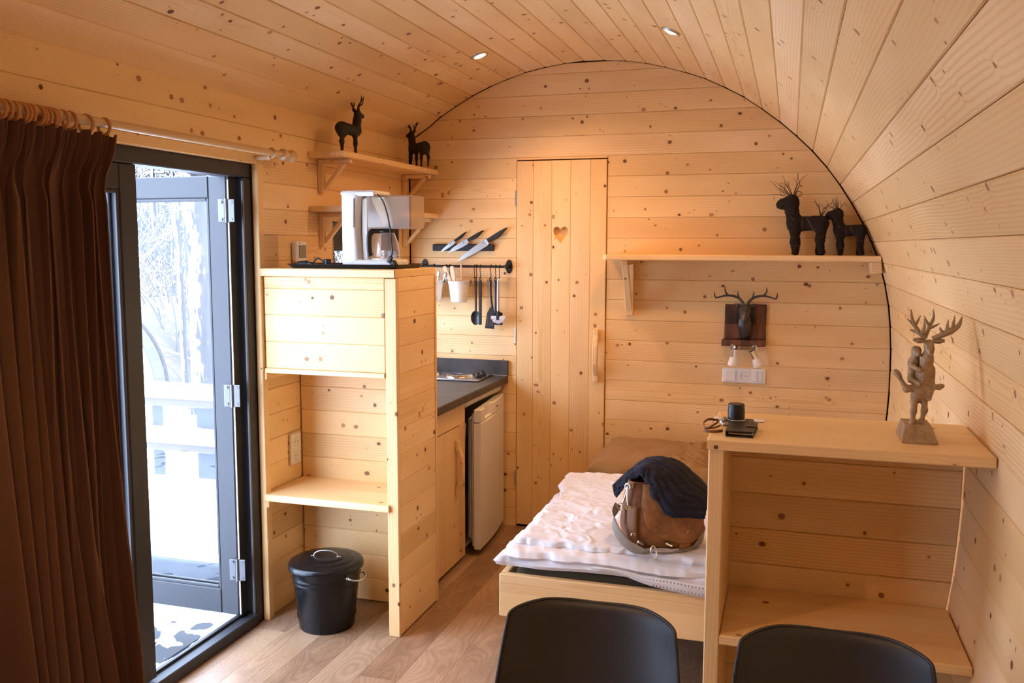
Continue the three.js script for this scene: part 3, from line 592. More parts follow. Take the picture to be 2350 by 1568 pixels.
// thermostat and double socket on the left wall
{
  const t = thing('thermostat', 'square white thermostat with a grey display on the left wall', 'thermostat', [XL, 1.664, -3.772]);
  mesh('housing', moved(cbox(0.032, 0.098, 0.098, 0.008), 0.0165, 0, 0), M.whitePlastic, t);
  mesh('display', moved(cbox(0.004, 0.06, 0.062, 0.001), 0.0335, 0.002, 0.0), M.greyScreen, t);
  mesh('button_mark', moved(cbox(0.002, 0.004, 0.014, 0.0005), 0.0332, 0.041, 0.024), M.blackPlastic, t);
  const o = thing('wall_socket', 'cream double socket on the left wall inside the open cabinet', 'socket', [XL, 0.738, -3.70]);
  mesh('plate', moved(cbox(0.02, 0.152, 0.082, 0.006), 0.0105, 0, 0), M.creamPlastic, o);
  for (const y of [-0.034, 0.034]) {
    const r = mesh('receptacle', moved(lathe([[0.024, 0], [0.0225, 0.003], [0.0205, 0.0032], [0.019, -0.002], [0, -0.002]], 28), 0.0205, y, 0, 0, 0, -Math.PI / 2), M.creamPlastic, o);
    mesh('contact_hole', merge([-0.0095, 0.0095].map((z) => moved(new THREE.CylinderGeometry(0.0026, 0.0026, 0.003, 10), 0.0195, y, z, 0, 0, Math.PI / 2))), M.blackPlastic, r);
  }
}

// open cabinet that divides the kitchen from the room
{
  const F = -3.443, NZ = -3.79, BZ = -3.88, H = 1.595;
  const t = thing('divider_cabinet', 'tall pine divider cabinet with boarded upper front and open shelves below', 'cabinet', [0, 0, 0]);
  wood('top_board', [0.652, 0.034, 0.452], 'x', t, [-1.895, H - 0.017, -3.658], null, { c: 0.003, board: true });
  wood('front_post', [0.052, 1.558, 0.020], 'y', t, [-1.594, 0.779, F - 0.008], null, { c: 0.003 });
  wood('rear_post', [0.03, 1.558, 0.016], 'y', t, [-1.579, 0.779, BZ + 0.008], null, { c: 0.002 });
  // boards of the right side
  const ys = [0.004, 0.105, 0.2205, 0.337, 0.4525, 0.569, 0.6855, 0.802, 0.9185, 1.035, 1.1515, 1.268, 1.3845, 1.5005, 1.5605];
  for (let i = 0; i < ys.length - 1; i++) wood('side_board', [0.018, ys[i + 1] - ys[i] - 0.0006, 0.400], 'z', t, [-1.577, (ys[i] + ys[i + 1]) / 2, -3.6625], null, { c: 0.0028, board: false });
  mesh('inner_side', woodUV(cbox(0.014, 1.552, 0.385, 0.001), 1, 2, true), M.board, t, [-1.594, 0.778, -3.675]);
  // boarded upper front
  const fy = [1.135, 1.156, 1.2745, 1.392, 1.508, 1.5605];
  for (let i = 1; i < 5; i++) wood('front_board', [0.576, fy[i + 1] - fy[i] - 0.0006, 0.018], 'x', t, [-1.912, (fy[i] + fy[i + 1]) / 2, F - 0.012], null, { c: 0.0028, board: false });
  wood('bottom_ledge', [0.578, 0.021, 0.362], 'x', t, [-1.913, 1.1455, F - 0.175], null, { c: 0.002, board: true });
  wood('support_cleat', [0.024, 0.032, 0.30], 'z', t, [-2.209, 1.118, F - 0.15 + 0.0]);
  // boarded back of the niche
  for (let k = 0; k < 11; k++) { const y0 = 0.004 + (k ? 0.1145 * k - 0.006 + 0.0 : 0), y1 = Math.min(0.1145 * (k + 1) - 0.002, 1.13); if (y1 > y0 + 0.01) wood('back_board', [0.614, y1 - y0 - 0.0006, 0.018], 'x', t, [-1.915, (y0 + y1) / 2, NZ + 0.009], null, { c: 0.0028, board: false }); }
  mesh('back_panel', woodUV(cbox(0.618, 1.552, 0.012, 0.001), 0, 1, true), M.board, t, [-1.913, 0.78, NZ - 0.011]);
  wood('shelf', [0.612, 0.031, 0.352], 'x', t, [-1.913, 0.571, F - 0.160], null, { c: 0.003, board: true });
  wood('support_cleat', [0.024, 0.03, 0.32], 'z', t, [-2.209, 0.54, F - 0.15]);
}

// black metal bin with lid
{
  const t = thing('bin', 'black metal bin with lid and steel handles on the floor of the cabinet', 'bin', [-1.940, 0, -3.475], 0.2); t.scale.set(0.925, 0.985, 0.925);
  const sh = (y) => lerp(0.131, 0.166, y / 0.29), P = [[0, 0.004], [0.122, 0.004], [0.128, 0], [0.132, 0.004]];
  for (const y of [0.02, 0.045, 0.052, 0.058, 0.064, 0.07, 0.2, 0.212, 0.216, 0.222, 0.23, 0.236, 0.242, 0.25, 0.27]) { const rib = [0.052, 0.064, 0.216, 0.236].includes(y) ? 0.0035 : 0; P.push([sh(y) + rib, y]); }
  P.push([0.169, 0.276], [0.171, 0.281], [0.168, 0.284], [0.160, 0.284], [0.158, 0.27], [0.128, 0.012], [0, 0.012]);
  mesh('body', lathe(P, 56), M.binPaint, t);
  const lid = mesh('lid', lathe([[0, 0.322], [0.05, 0.322], [0.085, 0.321], [0.090, 0.316], [0.098, 0.3155], [0.128, 0.3145], [0.134, 0.310], [0.142, 0.310], [0.168, 0.307], [0.176, 0.302], [0.181, 0.292], [0.1805, 0.279], [0.177, 0.279], [0.173, 0.296], [0.14, 0.303], [0, 0.314]], 56), M.binPaint, t);
  mesh('lid_handle', merge([tube([[-0.060, 0.319, 0], [-0.055, 0.331, 0], [-0.032, 0.343, 0], [0, 0.346, 0], [0.032, 0.343, 0], [0.055, 0.331, 0], [0.060, 0.319, 0]], 0.0036, 36, 8), moved(cbox(0.022, 0.004, 0.016, 0.0015), -0.063, 0.320, 0), moved(cbox(0.022, 0.004, 0.016, 0.0015), 0.063, 0.320, 0)]), M.steel, lid);
  for (const s of [1, -1]) mesh('side_handle', moved(merge([tube([[0.165, 0.258, 0.056], [0.188, 0.253, 0.052], [0.206, 0.247, 0.03], [0.211, 0.245, 0], [0.206, 0.247, -0.03], [0.188, 0.253, -0.052], [0.165, 0.258, -0.056]], 0.0042, 30, 8), moved(new THREE.SphereGeometry(0.008, 10, 8), 0.166, 0.258, 0.056), moved(new THREE.SphereGeometry(0.008, 10, 8), 0.166, 0.258, -0.056)]), 0, 0, 0, 0, s > 0 ? -0.35 : Math.PI - 0.35, 0), M.steel, t);
}
// tray, coffee maker and the small things on the divider cabinet
const TOP = 1.5955;
{
  const r = 0.05, s = new THREE.Shape(), w = 0.27, d = 0.165;
  s.moveTo(-w + r, -d); s.lineTo(w - r, -d); s.quadraticCurveTo(w, -d, w, -d + r); s.lineTo(w, d - r); s.quadraticCurveTo(w, d, w - r, d); s.lineTo(-w + r, d); s.quadraticCurveTo(-w, d, -w, d - r); s.lineTo(-w, -d + r); s.quadraticCurveTo(-w, -d, -w + r, -d);
  const tray = thing('serving_tray', 'shallow black serving tray under the coffee maker on the divider cabinet', 'tray', [-1.862, TOP, -3.665]);
  const pts = s.getPoints(10), ringAt = (k, y) => pts.map((p) => [p.x * k[0], y, -p.y * k[1]]), rings = [ringAt([0.94, 0.9], 0.0), ringAt([1, 1], 0.017), ringAt([1.012, 1.018], 0.0185), ringAt([1.006, 1.01], 0.0175), ringAt([0.985, 0.975], 0.016), ringAt([0.93, 0.885], 0.003)];
  const n = pts.length, g = sheet(n - 1, rings.length - 1, (u, v) => rings[Math.round(v * (rings.length - 1))][Math.round(u * (n - 1))]);
  mesh('rim', g, M.blackPlastic, tray);
  mesh('base', moved(extrude(pts.map((p) => [p.x * 0.935, p.y * 0.89]), 0.003), 0, 0.002, 0, -Math.PI / 2), M.blackPlastic, tray);
}
{
  const T = TOP + 0.0042, t = thing('coffee_maker', 'white filter coffee maker with glass jug standing on the black tray', 'coffee maker', [-1.828, T, -3.625], 0.0);
  // water tank tower: outline swept in plan, narrowing in the waist
  const H = 0.325;
  const tower = sheet(40, 30, (u, v) => {
    const a = u * Math.PI * 2, y = v * H, taperx = 1 - 0.0 * v, bulge = 0.055 + 0.012 * smooth(0.1, 0.5, v) * 0, ex = Math.sign(Math.cos(a)) * Math.pow(Math.abs(Math.cos(a)), 0.5), ez = Math.sign(Math.sin(a)) * Math.pow(Math.abs(Math.sin(a)), 0.5);
    const right = 0.034 + 0.016 * Math.pow(1 - Math.min(1, v / 0.6), 1.6) + 0.012 * smooth(0.55, 1, v), c = v < 0.02 ? 0.96 : v > 0.98 ? 0.95 : 1;
    return [(ex > 0 ? ex * right : ex * 0.052) * c, y, ez * 0.085 * c];
  });
  mesh('water_tank', merge([tower, moved(extrude(Array.from({ length: 40 }, (_, i) => { const a = (i / 40) * Math.PI * 2; const ex = Math.sign(Math.cos(a)) * Math.pow(Math.abs(Math.cos(a)), 0.5), ez = Math.sign(Math.sin(a)) * Math.pow(Math.abs(Math.sin(a)), 0.5); return [(ex > 0 ? ex * 0.046 : ex * 0.052) * 0.95, ez * 0.085 * 0.95]; }), 0.004), 0, H, 0, -Math.PI / 2)]), M.whitePlastic, t);
  mesh('tank_lid', merge([moved(cbox(0.165, 0.024, 0.165, 0.008), 0.036, H - 0.006, 0), moved(cbox(0.018, 0.03, 0.05, 0.005), -0.056, H - 0.028, 0)]), M.whitePlastic, t);
  mesh('level_window', moved(cbox(0.005, 0.125, 0.004, 0.001), 0.020, 0.235, 0.0848, 0, 0, -0.03), M.greyScreen, t);
  mesh('front_column', merge([moved(cbox(0.036, 0.30, 0.13, 0.008), 0.056, 0.152, -0.012)]), M.creamPlastic, t);
  mesh('filter_funnel', moved(lathe([[0.078, 0.118], [0.079, 0.115], [0.074, 0.10], [0.034, 0.012], [0.028, 0.0], [0.0, 0.0]], 36), 0.150, 0.182, 0), M.creamPlastic, t);
  mesh('clear_cover', moved(cbox(0.205, 0.142, 0.155, 0.006), 0.180, 0.238, 0.0), M.smoke, t);
  mesh('drip_stop', moved(new THREE.CylinderGeometry(0.013, 0.016, 0.018, 16), 0.150, 0.173, 0), M.blackPlastic, t);
  mesh('base', merge([moved(cbox(0.19, 0.034, 0.17, 0.008), 0.108, 0.017, 0), moved(new THREE.CylinderGeometry(0.066, 0.066, 0.006, 32), 0.132, 0.0365, 0)]), M.enamel, t);
  const jug = mesh('jug', moved(lathe([[0, 0.001], [0.055, 0.001], [0.060, 0.008], [0.059, 0.03], [0.052, 0.07], [0.040, 0.100], [0.034, 0.112], [0.032, 0.112], [0.038, 0.099], [0.050, 0.069], [0.057, 0.03], [0.057, 0.010], [0, 0.006]], 36), 0.132, 0.040, 0), phys({ color: 0xffffff, roughness: 0.02, transmission: 0.95, thickness: 0, ior: 1.45 }), t);
  mesh('jug_lid', moved(lathe([[0, 0.014], [0.026, 0.013], [0.037, 0.004], [0.036, -0.006], [0, -0.006]], 28), 0.132, 0.156, 0), M.blackPlastic, jug);
  mesh('jug_handle', capped(curve([[0.112, 0.160, 0.02], [0.090, 0.158, 0.044], [0.080, 0.142, 0.055], [0.077, 0.10, 0.057], [0.080, 0.06, 0.056], [0.084, 0.05, 0.054]]), (k) => 0.0125 - 0.001 * k, 30, 12, false, 0.75), M.blackPlastic, jug);
  mesh('power_cord', merge([tube([[0.134, 0.312, 0.084], [0.158, 0.29, 0.092], [0.183, 0.23, 0.097], [0.197, 0.16, 0.098], [0.203, 0.10, 0.098], [0.205, 0.066, 0.098], [0.195, 0.04, 0.098]], 0.0034, 40, 8), moved(cbox(0.016, 0.03, 0.016, 0.003), 0.194, 0.036, 0.098, 0, 0, -0.5), moved(cbox(0.026, 0.032, 0.028, 0.006), 0.212, 0.017, 0.098, 0, 0, 0.5), moved(new THREE.CylinderGeometry(0.0022, 0.0022, 0.02, 8), 0.228, 0.008, 0.098, 0, 0, 1.1)]), M.blackPlastic, t);
}
{
  const c = thing('charger_cable', 'small black plug with a looped cable lying on the tray', 'cable', [-2.095, TOP + 0.0055, -3.60]);
  mesh('plug', merge([moved(cbox(0.05, 0.024, 0.03, 0.006), 0, 0.0125, 0, 0, 0.2, 0.12), moved(cbox(0.03, 0.02, 0.024, 0.005), 0.038, 0.011, 0, 0, 0, -0.1)]), M.blackPlastic, c);
  mesh('cord', tube([[0.05, 0.012, 0], [0.064, 0.03, 0], [0.072, 0.037, 0], [0.084, 0.035, 0.0], [0.10, 0.024, 0.004], [0.118, 0.012, 0.008], [0.13, 0.005, 0.01]], 0.0038, 30, 8), M.blackPlastic, c);
  const k = thing('small_pot', 'tiny black cylindrical pot standing on the tray beside the cable', 'pot', [-1.972, TOP + 0.0042, -3.60]);
  mesh('pot_body', lathe([[0, 0], [0.0155, 0], [0.0165, 0.002], [0.0165, 0.032], [0.0155, 0.034], [0.0145, 0.032], [0.0145, 0.004], [0, 0.004]], 24), M.blackPlastic, k);
}

// worktop, base cabinet, fridge, hob, sink
{
  const top = 0.918, t = thing('worktop', 'dark slate worktop with upstand in the kitchen corner', 'worktop', [0, 0, 0]);
  const s = [[-2.227, 3.885], [-1.598, 3.885], [-1.598, 5.0985], [-2.227, 5.0985]], hole = new THREE.Path(); hole.absarc(-1.955, 4.26, 0.165, 0, Math.PI * 2);
  mesh('slab', boxUV(moved(extrude(s, 0.042, 0.004, [hole], 32), 0, top - 0.021, 0, -Math.PI / 2), 1.6), M.slate, t);
  mesh('upstand', boxUV(moved(cbox(0.633, 0.094, 0.018, 0.002), -1.911, top + 0.047, ZB + 0.0105), 1.6), M.slate, t);
  mesh('joint_strip', moved(cbox(0.632, 0.006, 0.008, 0.001), -1.911, top + 0.004, ZB + 0.0225), M.brushed, t);
  const k = thing('sink', 'round steel sink let into the dark worktop', 'sink', [-1.955, top, -4.26]);
  mesh('basin', lathe([[0.178, 0.0], [0.177, 0.004], [0.168, 0.005], [0.160, -0.004], [0.156, -0.03], [0.15, -0.12], [0.13, -0.14], [0.03, -0.145], [0.0, -0.148]], 48), M.steel, k);
  mesh('plug', moved(lathe([[0, 0.012], [0.016, 0.011], [0.02, 0.004], [0.02, 0], [0, 0]], 20), 0.11, 0.003, -0.055), M.blackPlastic, k);

  const h = thing('hob', 'two-plate steel hob on the dark worktop', 'hob', [-1.93, top, -4.935]);
  mesh('tray', moved(cbox(0.49, 0.012, 0.268, 0.005), 0, 0.0062, 0), M.steel, h);
  for (const [x, r] of [[0.085, 0.082], [-0.13, 0.082]]) mesh('hot_plate', moved(lathe([[0, 0.012], [r * 0.3, 0.011], [r * 0.35, 0.0135], [r * 0.9, 0.014], [r * 0.98, 0.012], [r, 0.007], [r * 1.08, 0.006], [r * 1.1, 0.0003]], 40), x, 0.012, 0), M.chrome, h);
  for (const z of [-0.045, 0.035]) mesh('knob', merge([moved(lathe([[0, 0.022], [0.016, 0.021], [0.019, 0.016], [0.02, 0.001], [0, 0.001]], 20), 0.212, 0.012, z), moved(cbox(0.008, 0.012, 0.036, 0.003), 0.212, 0.038, z)]), M.blackPlastic, h);

  const c = thing('base_cabinet', 'pine base cabinet with a bowed wooden handle under the worktop', 'cabinet', [0, 0, 0]);
  const xf = -1.642;
  wood('rail', [0.02, 0.122, 0.577], 'z', c, [xf - 0.01, 0.8145, -4.1785], null, { c: 0.002, board: false });
  wood('stile', [0.02, 0.733, 0.088], 'y', c, [xf - 0.01, 0.3865, -4.423], null, { c: 0.002, board: false });
  mesh('carcass', woodUV(cbox(0.54, 0.70, 0.57, 0.002), 1, 2, true), M.board, c, [-1.935, 0.374, -4.18]);
  const d = wood('door', [0.018, 0.728, 0.482], 'y', c, [xf - 0.008, 0.384, -4.134], null, { c: 0.002, board: true });
  const hp = [[0, 0.150], [0.020, 0.148], [0.022, 0.116], [0.034, 0.088], [0.045, 0.05], [0.047, 0], [0.045, -0.05], [0.034, -0.088], [0.022, -0.116], [0.020, -0.148], [0, -0.150], [0, -0.110], [0.012, -0.083], [0.021, -0.045], [0.024, 0], [0.021, 0.045], [0.012, 0.083], [0, 0.110]];
  mesh('handle', woodUV(extrude(hp, 0.03, 0.004), 1, 0), M.plank[0], d, [0.0095, 0.152, -0.19], null, 'bowed wooden handle');
}
{
  const f = thing('fridge', 'white undercounter fridge with its door standing slightly ajar', 'fridge', [0, 0, 0]);
  const z0 = -5.082, z1 = -4.478, zc = (z0 + z1) / 2, xb = -1.672;
  const shell = [moved(cbox(0.50, 0.02, 0.60, 0.003), -1.925, 0.036, zc), moved(cbox(0.50, 0.76, 0.02, 0.003), -1.925, 0.43, z0 + 0.012), moved(cbox(0.50, 0.76, 0.02, 0.003), -1.925, 0.43, z1 - 0.012), moved(cbox(0.02, 0.76, 0.60, 0.003), -2.17, 0.43, zc)];
  mesh('body', merge(shell), M.fridge, f);
  mesh('lining', merge([moved(cbox(0.47, 0.72, 0.008, 0.001), -1.93, 0.43, z1 - 0.028), moved(cbox(0.008, 0.72, 0.54, 0.001), -2.152, 0.43, zc), moved(cbox(0.44, 0.006, 0.54, 0.001), -1.94, 0.30, zc), moved(cbox(0.44, 0.006, 0.54, 0.001), -1.94, 0.55, zc)]), M.greyScreen, f);
  mesh('top_panel', moved(cbox(0.552, 0.044, 0.602, 0.012), -1.910, 0.850, zc), M.fridge, f);
  for (const [x, z] of [[-1.72, z0 + 0.05], [-1.72, z1 - 0.05], [-2.1, z0 + 0.05], [-2.1, z1 - 0.05]]) mesh('foot', new THREE.CylinderGeometry(0.016, 0.02, 0.026, 14), M.blackPlastic, f, [x, 0.013, z]);
  mesh('bottle_rack', moved(tube([[-1.69, 0.73, z1 - 0.05], [-1.668, 0.735, z1 - 0.055], [-1.668, 0.66, z1 - 0.055], [-1.672, 0.56, z1 - 0.055]], 0.006, 20, 8), 0, 0, 0), M.steel, f);
  const d = new THREE.Group(); d.name = 'door'; d.position.set(-1.645, 0, z0 + 0.006); d.rotation.y = 0.085; f.add(d);
  const w = 0.565, y0 = 0.036, y1 = 0.815, ym = (y0 + y1) / 2;
  const prof = []; for (let i = 0; i <= 14; i++) { const a = i / 14; prof.push([0.027 + 0.012 * Math.sin(a * Math.PI), a * w]); }
  const shape = [[-0.010, 0], ...prof, [-0.010, w]];
  mesh('panel', moved(extrude(shape.map((p) => [p[0], -p[1]]), y1 - y0 - 0.075, 0.004), 0, ym - 0.0375, 0, -Math.PI / 2), M.fridge, d);
  // top strip of the door with a scooped grip at the free end
  const gs = [[-0.010, 0], ...prof.slice(0, 8), [prof[8][0] - 0.004, 0.30], [0.012, 0.345], [0.008, 0.40], [0.010, 0.465], [0.032, 0.482], [0.029, w], [-0.010, w]];
  mesh('grip_strip', moved(extrude(gs.map((p) => [p[0], -p[1]]), 0.072, 0.004), 0, y1 - 0.036, 0, -Math.PI / 2), M.fridge, d);
  mesh('grip_floor', moved(cbox(0.03, 0.012, 0.2, 0.003), 0.014, y1 - 0.068, 0.40), M.fridge, d);
  mesh('maker_mark', moved(cbox(0.0012, 0.010, 0.042, 0.0004), 0.0392, y1 - 0.037, 0.225), M.greyScreen, d);
  mesh('seal', moved(cbox(0.014, 0.74, w - 0.02, 0.004), -0.018, ym - 0.005, w / 2), M.creamPlastic, d);
  mesh('liner', moved(cbox(0.034, 0.69, w - 0.08, 0.014), -0.040, ym - 0.005, w / 2), M.enamel, d);
}

// ================================================================ KITCHEN WALL
{
  const r = thing('knife_rack', 'black magnetic knife rack on the back wall', 'knife rack', [-1.878, 1.683, ZB + 0.0005]);
  mesh('bar', moved(cbox(0.39, 0.039, 0.018, 0.004), 0, 0, 0.009), M.blackMetal, r);
  for (const x of [-0.15, 0.15]) mesh('screw', new THREE.CylinderGeometry(0.004, 0.004, 0.002, 12), M.blackPlastic, r, [x, 0, 0.0185], [Math.PI / 2, 0, 0]);
  const knife = (label, tip, guard, end, wb) => {
    const dx = end[0] - tip[0], dy = end[1] - tip[1], L = Math.hypot(dx, dy), b = Math.hypot(guard[0] - tip[0], guard[1] - tip[1]);
    const t = thing('kitchen_knife', label, 'knife', [tip[0], tip[1], ZB + 0.0225]); t.rotation.z = Math.atan2(dy, dx);
    const blade = [[0, 0], [b * 0.25, wb * 0.30], [b * 0.6, wb * 0.42], [b - 0.008, wb * 0.46], [b, wb * 0.42], [b, -wb * 0.52], [b - 0.006, -wb * 0.54], [b * 0.7, -wb * 0.50], [b * 0.35, -wb * 0.33], [b * 0.12, -wb * 0.12]];
    mesh('blade', extrude(blade, 0.0024, 0.0005), M.brushed, t);
    mesh('bolster', moved(cbox(0.014, wb * 0.86, 0.010, 0.002), b + 0.003, -0.001, 0), M.steel, t);
    const hl = L - b, hw = Math.min(wb * 0.5, 0.03);
    const hs = new THREE.Shape(); hs.moveTo(b + 0.006, hw * 0.55); hs.bezierCurveTo(b + hl * 0.4, hw * 0.62, b + hl * 0.8, hw * 0.55, L, hw * 0.22); hs.quadraticCurveTo(L + 0.004, 0, L - 0.002, -hw * 0.16); hs.bezierCurveTo(b + hl * 0.8, -hw * 0.25, b + hl * 0.7, -hw * 0.95, b + hl * 0.45, -hw * 0.85); hs.bezierCurveTo(b + hl * 0.3, -hw * 0.7, b + hl * 0.15, -hw * 0.35, b + 0.006, -hw * 0.5); hs.closePath();
    mesh('handle', extrude(hs, 0.015, 0.004), M.blackPlastic, t);
    mesh('stamp', moved(cbox(0.010, 0.006, 0.0004, 0.0001), b - 0.022, wb * 0.14, 0.0014), M.greyScreen, t);
  };
  knife('smallest black-handled knife on the magnetic rack', [-2.02, 1.655], [-1.932, 1.715], [-1.852, 1.775], 0.024);
  knife('middle-sized black-handled knife on the magnetic rack', [-1.972, 1.65], [-1.849, 1.721], [-1.745, 1.782], 0.034);
  knife('largest black-handled chef knife on the magnetic rack', [-1.919, 1.596], [-1.723, 1.713], [-1.599, 1.797], 0.042);
}
const RX = 1.572, RZ = ZB + 0.055;
{
  const t = thing('utensil_rail', 'black metal utensil rail with oval end plates on the back wall', 'rail', [0, RX, RZ]);
  mesh('bar', moved(new THREE.CylinderGeometry(0.0075, 0.0075, 0.545, 14), -1.862, 0, 0, 0, 0, Math.PI / 2), M.blackMetal, t);
  for (const x of [-2.128, -1.592]) {
    const e = []; for (let i = 0; i < 24; i++) { const a = (i / 24) * Math.PI * 2; e.push([Math.cos(a) * 0.021, Math.sin(a) * 0.041]); }
    mesh('end_plate', merge([moved(extrude(e, 0.008, 0.002), x, 0, -0.0505), moved(new THREE.CylinderGeometry(0.008, 0.010, 0.05, 12), x, 0, -0.024, Math.PI / 2), moved(new THREE.SphereGeometry(0.0145, 16, 12), x, 0, 0)]), M.blackMetal, t);
  }
  const hook = merge([tube([[0, -0.006, -0.009], [0, 0.006, -0.0085], [0, 0.0105, 0], [0, 0.004, 0.0095], [0, -0.02, 0.0105], [0.002, -0.046, 0.009], [0.002, -0.062, 0.008], [0.002, -0.068, 0.014], [0.002, -0.062, 0.022]], 0.0023, 40, 7)]);
  const hx = [['left hook of the bucket with cutlery', -2.045], ['hook left of the bucket with wooden spoons', -1.968], ['hook right of that, above the bucket with wooden spoons', -1.946], ['leftmost of the hooks right of the white bucket', -1.789], ['hook holding the black serving spoon', -1.776], ['hook holding the black stick utensil', -1.752], ['hook holding the slotted turner', -1.687], ['hook holding the black handle behind the dish brush', -1.657], ['hook holding the dish brush, nearest the right end plate', -1.633]];
  hx.forEach(([l, x]) => { const m = mesh(numbered('rail_hook'), hook, M.blackMetal, scene, [x, RX, RZ]); m.userData.label = 'black S-hook on the rail: ' + l; m.userData.category = 'hook'; m.userData.group = 'hooks on the utensil rail'; });
  const HB = RX - 0.068;
  const bucket = (label, x) => {
    const b = thing('hanging_bucket', label, 'bucket', [x, 1.361, RZ + 0.03]);
    mesh('cup', lathe([[0, 0.003], [0.043, 0.003], [0.0465, 0], [0.048, 0.004], [0.0545, 0.05], [0.0555, 0.052], [0.0555, 0.055], [0.0552, 0.057], [0.058, 0.083], [0.0592, 0.085], [0.0592, 0.088], [0.0588, 0.09], [0.0655, 0.12], [0.0692, 0.1225], [0.0685, 0.1255], [0.0655, 0.1255], [0.0625, 0.12], [0.046, 0.008], [0, 0.006]], 40), M.enamel, b);
    mesh('ear', merge([-1, 1].map((s) => tube([[s * 0.066, 0.121, 0], [s * 0.074, 0.116, 0], [s * 0.075, 0.126, 0], [s * 0.070, 0.134, -0.004]], 0.002, 14, 6))), M.blackMetal, b);
  };
  bucket('white enamel bucket holding wooden spoons, hanging on the rail', -1.877);
  bucket('white enamel bucket holding cutlery, half hidden behind the divider cabinet', -2.045);
  const spat = (label, a, b, w, hole) => {
    const dx = b[0] - a[0], dy = b[1] - a[1], L = Math.hypot(dx, dy), t = thing('wooden_utensil', label, 'utensil', [a[0], a[1], a[2]]); t.rotation.z = Math.atan2(dy, dx) - Math.PI / 2;
    if (hole) { const s = new THREE.Shape(); s.moveTo(-w * 0.32, 0); s.lineTo(-w / 2, L - w / 2); s.quadraticCurveTo(-w / 2, L, 0, L); s.quadraticCurveTo(w / 2, L, w / 2, L - w / 2); s.lineTo(w * 0.32, 0); s.closePath(); const h = new THREE.Path(); h.absarc(0, L - w * 0.55, 0.003, 0, 6.2832); mesh('handle', extrude(s, 0.008, 0.002, [h], 10), M.utensilWood, t); }
    else mesh('handle', moved(capped(curve([[0, 0, 0], [0, L * 0.5, 0], [0, L, 0]]), () => w / 2, 10, 12, false), 0, 0, 0), M.utensilWood, t);
  };
  spat('flat wooden handle leaning left out of the white bucket', [-1.888, 1.385, RZ + 0.03], [-1.972, 1.572, RZ + 0.03], 0.026, true);
  spat('flat wooden handle standing in the middle of the white bucket', [-1.885, 1.385, RZ + 0.042], [-1.919, 1.574, RZ + 0.042], 0.026, true);
  spat('round wooden stick standing at the right of the white bucket', [-1.86, 1.385, RZ + 0.02], [-1.867, 1.586, RZ + 0.02], 0.011, false);
  [[-2.06, 0.02, 0.24], [-2.035, 0.03, -0.2], [-2.02, 0.036, -0.42], [-2.05, 0.045, 0.05], [-2.03, 0.018, -0.55]].forEach(([x, z, tilt], i) => {
    const c = thing('cutlery_piece', 'steel cutlery bunched in the half hidden white bucket', 'cutlery', [x, 1.39, RZ + z], 0, 'cutlery in the bucket'); c.rotation.z = tilt;
    mesh('stem', moved(cbox(0.007, 0.12, 0.002, 0.0008), 0, 0.06, 0), M.steel, c);
    mesh('head', moved(new THREE.SphereGeometry(0.014, 14, 8), 0, 0.138, 0, 0, 0, 0, [0.75, 1.55, 0.22]), M.steel, c);
  });
  const eye = (y) => moved(new THREE.TorusGeometry(0.0062, 0.0028, 8, 16), 0, y, 0);
  const handle = (t, y0, y1, w0, w1) => mesh('handle', merge([capped(curve([[0, y0, 0], [0, lerp(y0, y1, 0.25), 0.002], [0, lerp(y0, y1, 0.7), 0.0], [0, y1, 0]]), (k) => lerp(w0, w1, k) * (1 - 0.25 * Math.sin(k * 3.1)), 20, 10, false, 0.6), eye(y0 + 0.008)]), M.blackPlastic, t);
  { const t = thing('serving_spoon', 'black serving spoon hanging from the rail', 'spoon', [-1.778, HB, RZ + 0.014]);
    handle(t, -0.014, -0.20, 0.0105, 0.007);
    mesh('bowl', moved(lathe([[0, -0.012], [0.012, -0.0105], [0.022, -0.006], [0.029, 0.001], [0.0305, 0.0035], [0.028, 0.0025], [0.021, -0.003], [0.011, -0.0075], [0, -0.009]], 28), 0, -0.236, 0, Math.PI / 2, 0, 0, [1, 1, 1.42]), M.blackPlastic, t); }
  { const t = thing('black_stick_utensil', 'straight black utensil hanging right of the serving spoon', 'utensil', [-1.75, HB, RZ + 0.014]);
    mesh('handle', merge([moved(cbox(0.019, 0.262, 0.010, 0.004), 0, -0.146, 0), eye(-0.008)]), M.blackPlastic, t); }
  { const t = thing('slotted_turner', 'black slotted turner hanging from the rail', 'turner', [-1.687, HB, RZ + 0.014]); t.rotation.z = 0.0;
    mesh('handle', merge([capped(curve([[0, -0.012, 0], [0.001, -0.06, 0.003], [0.005, -0.12, 0.001], [0.010, -0.175, -0.003]]), (k) => 0.0105 * (1 - 0.35 * Math.sin(k * 2.4)), 22, 10, false, 0.6), eye(-0.006)]), M.blackPlastic, t);
    const s = [[0.003, -0.165], [0.017, -0.165], [0.027, -0.205], [0.024, -0.30], [-0.034, -0.296], [-0.020, -0.205]], slots = [-0.012, 0.003, 0.018].map((x) => [[x - 0.0045, -0.218], [x - 0.0012, -0.218], [x - 0.0065, -0.283], [x - 0.0105, -0.283]]);
    mesh('blade', moved(extrude(s, 0.0035, 0.0008, slots), -0.001, 0, -0.003), M.blackPlastic, t); }
  { const t = thing('black_ladle', 'black utensil hanging behind the white dish brush', 'ladle', [-1.657, HB, RZ + 0.008]);
    handle(t, -0.012, -0.205, 0.0105, 0.008);
    mesh('head', moved(cbox(0.062, 0.075, 0.006, 0.003), 0.012, -0.238, -0.003), M.blackPlastic, t); }
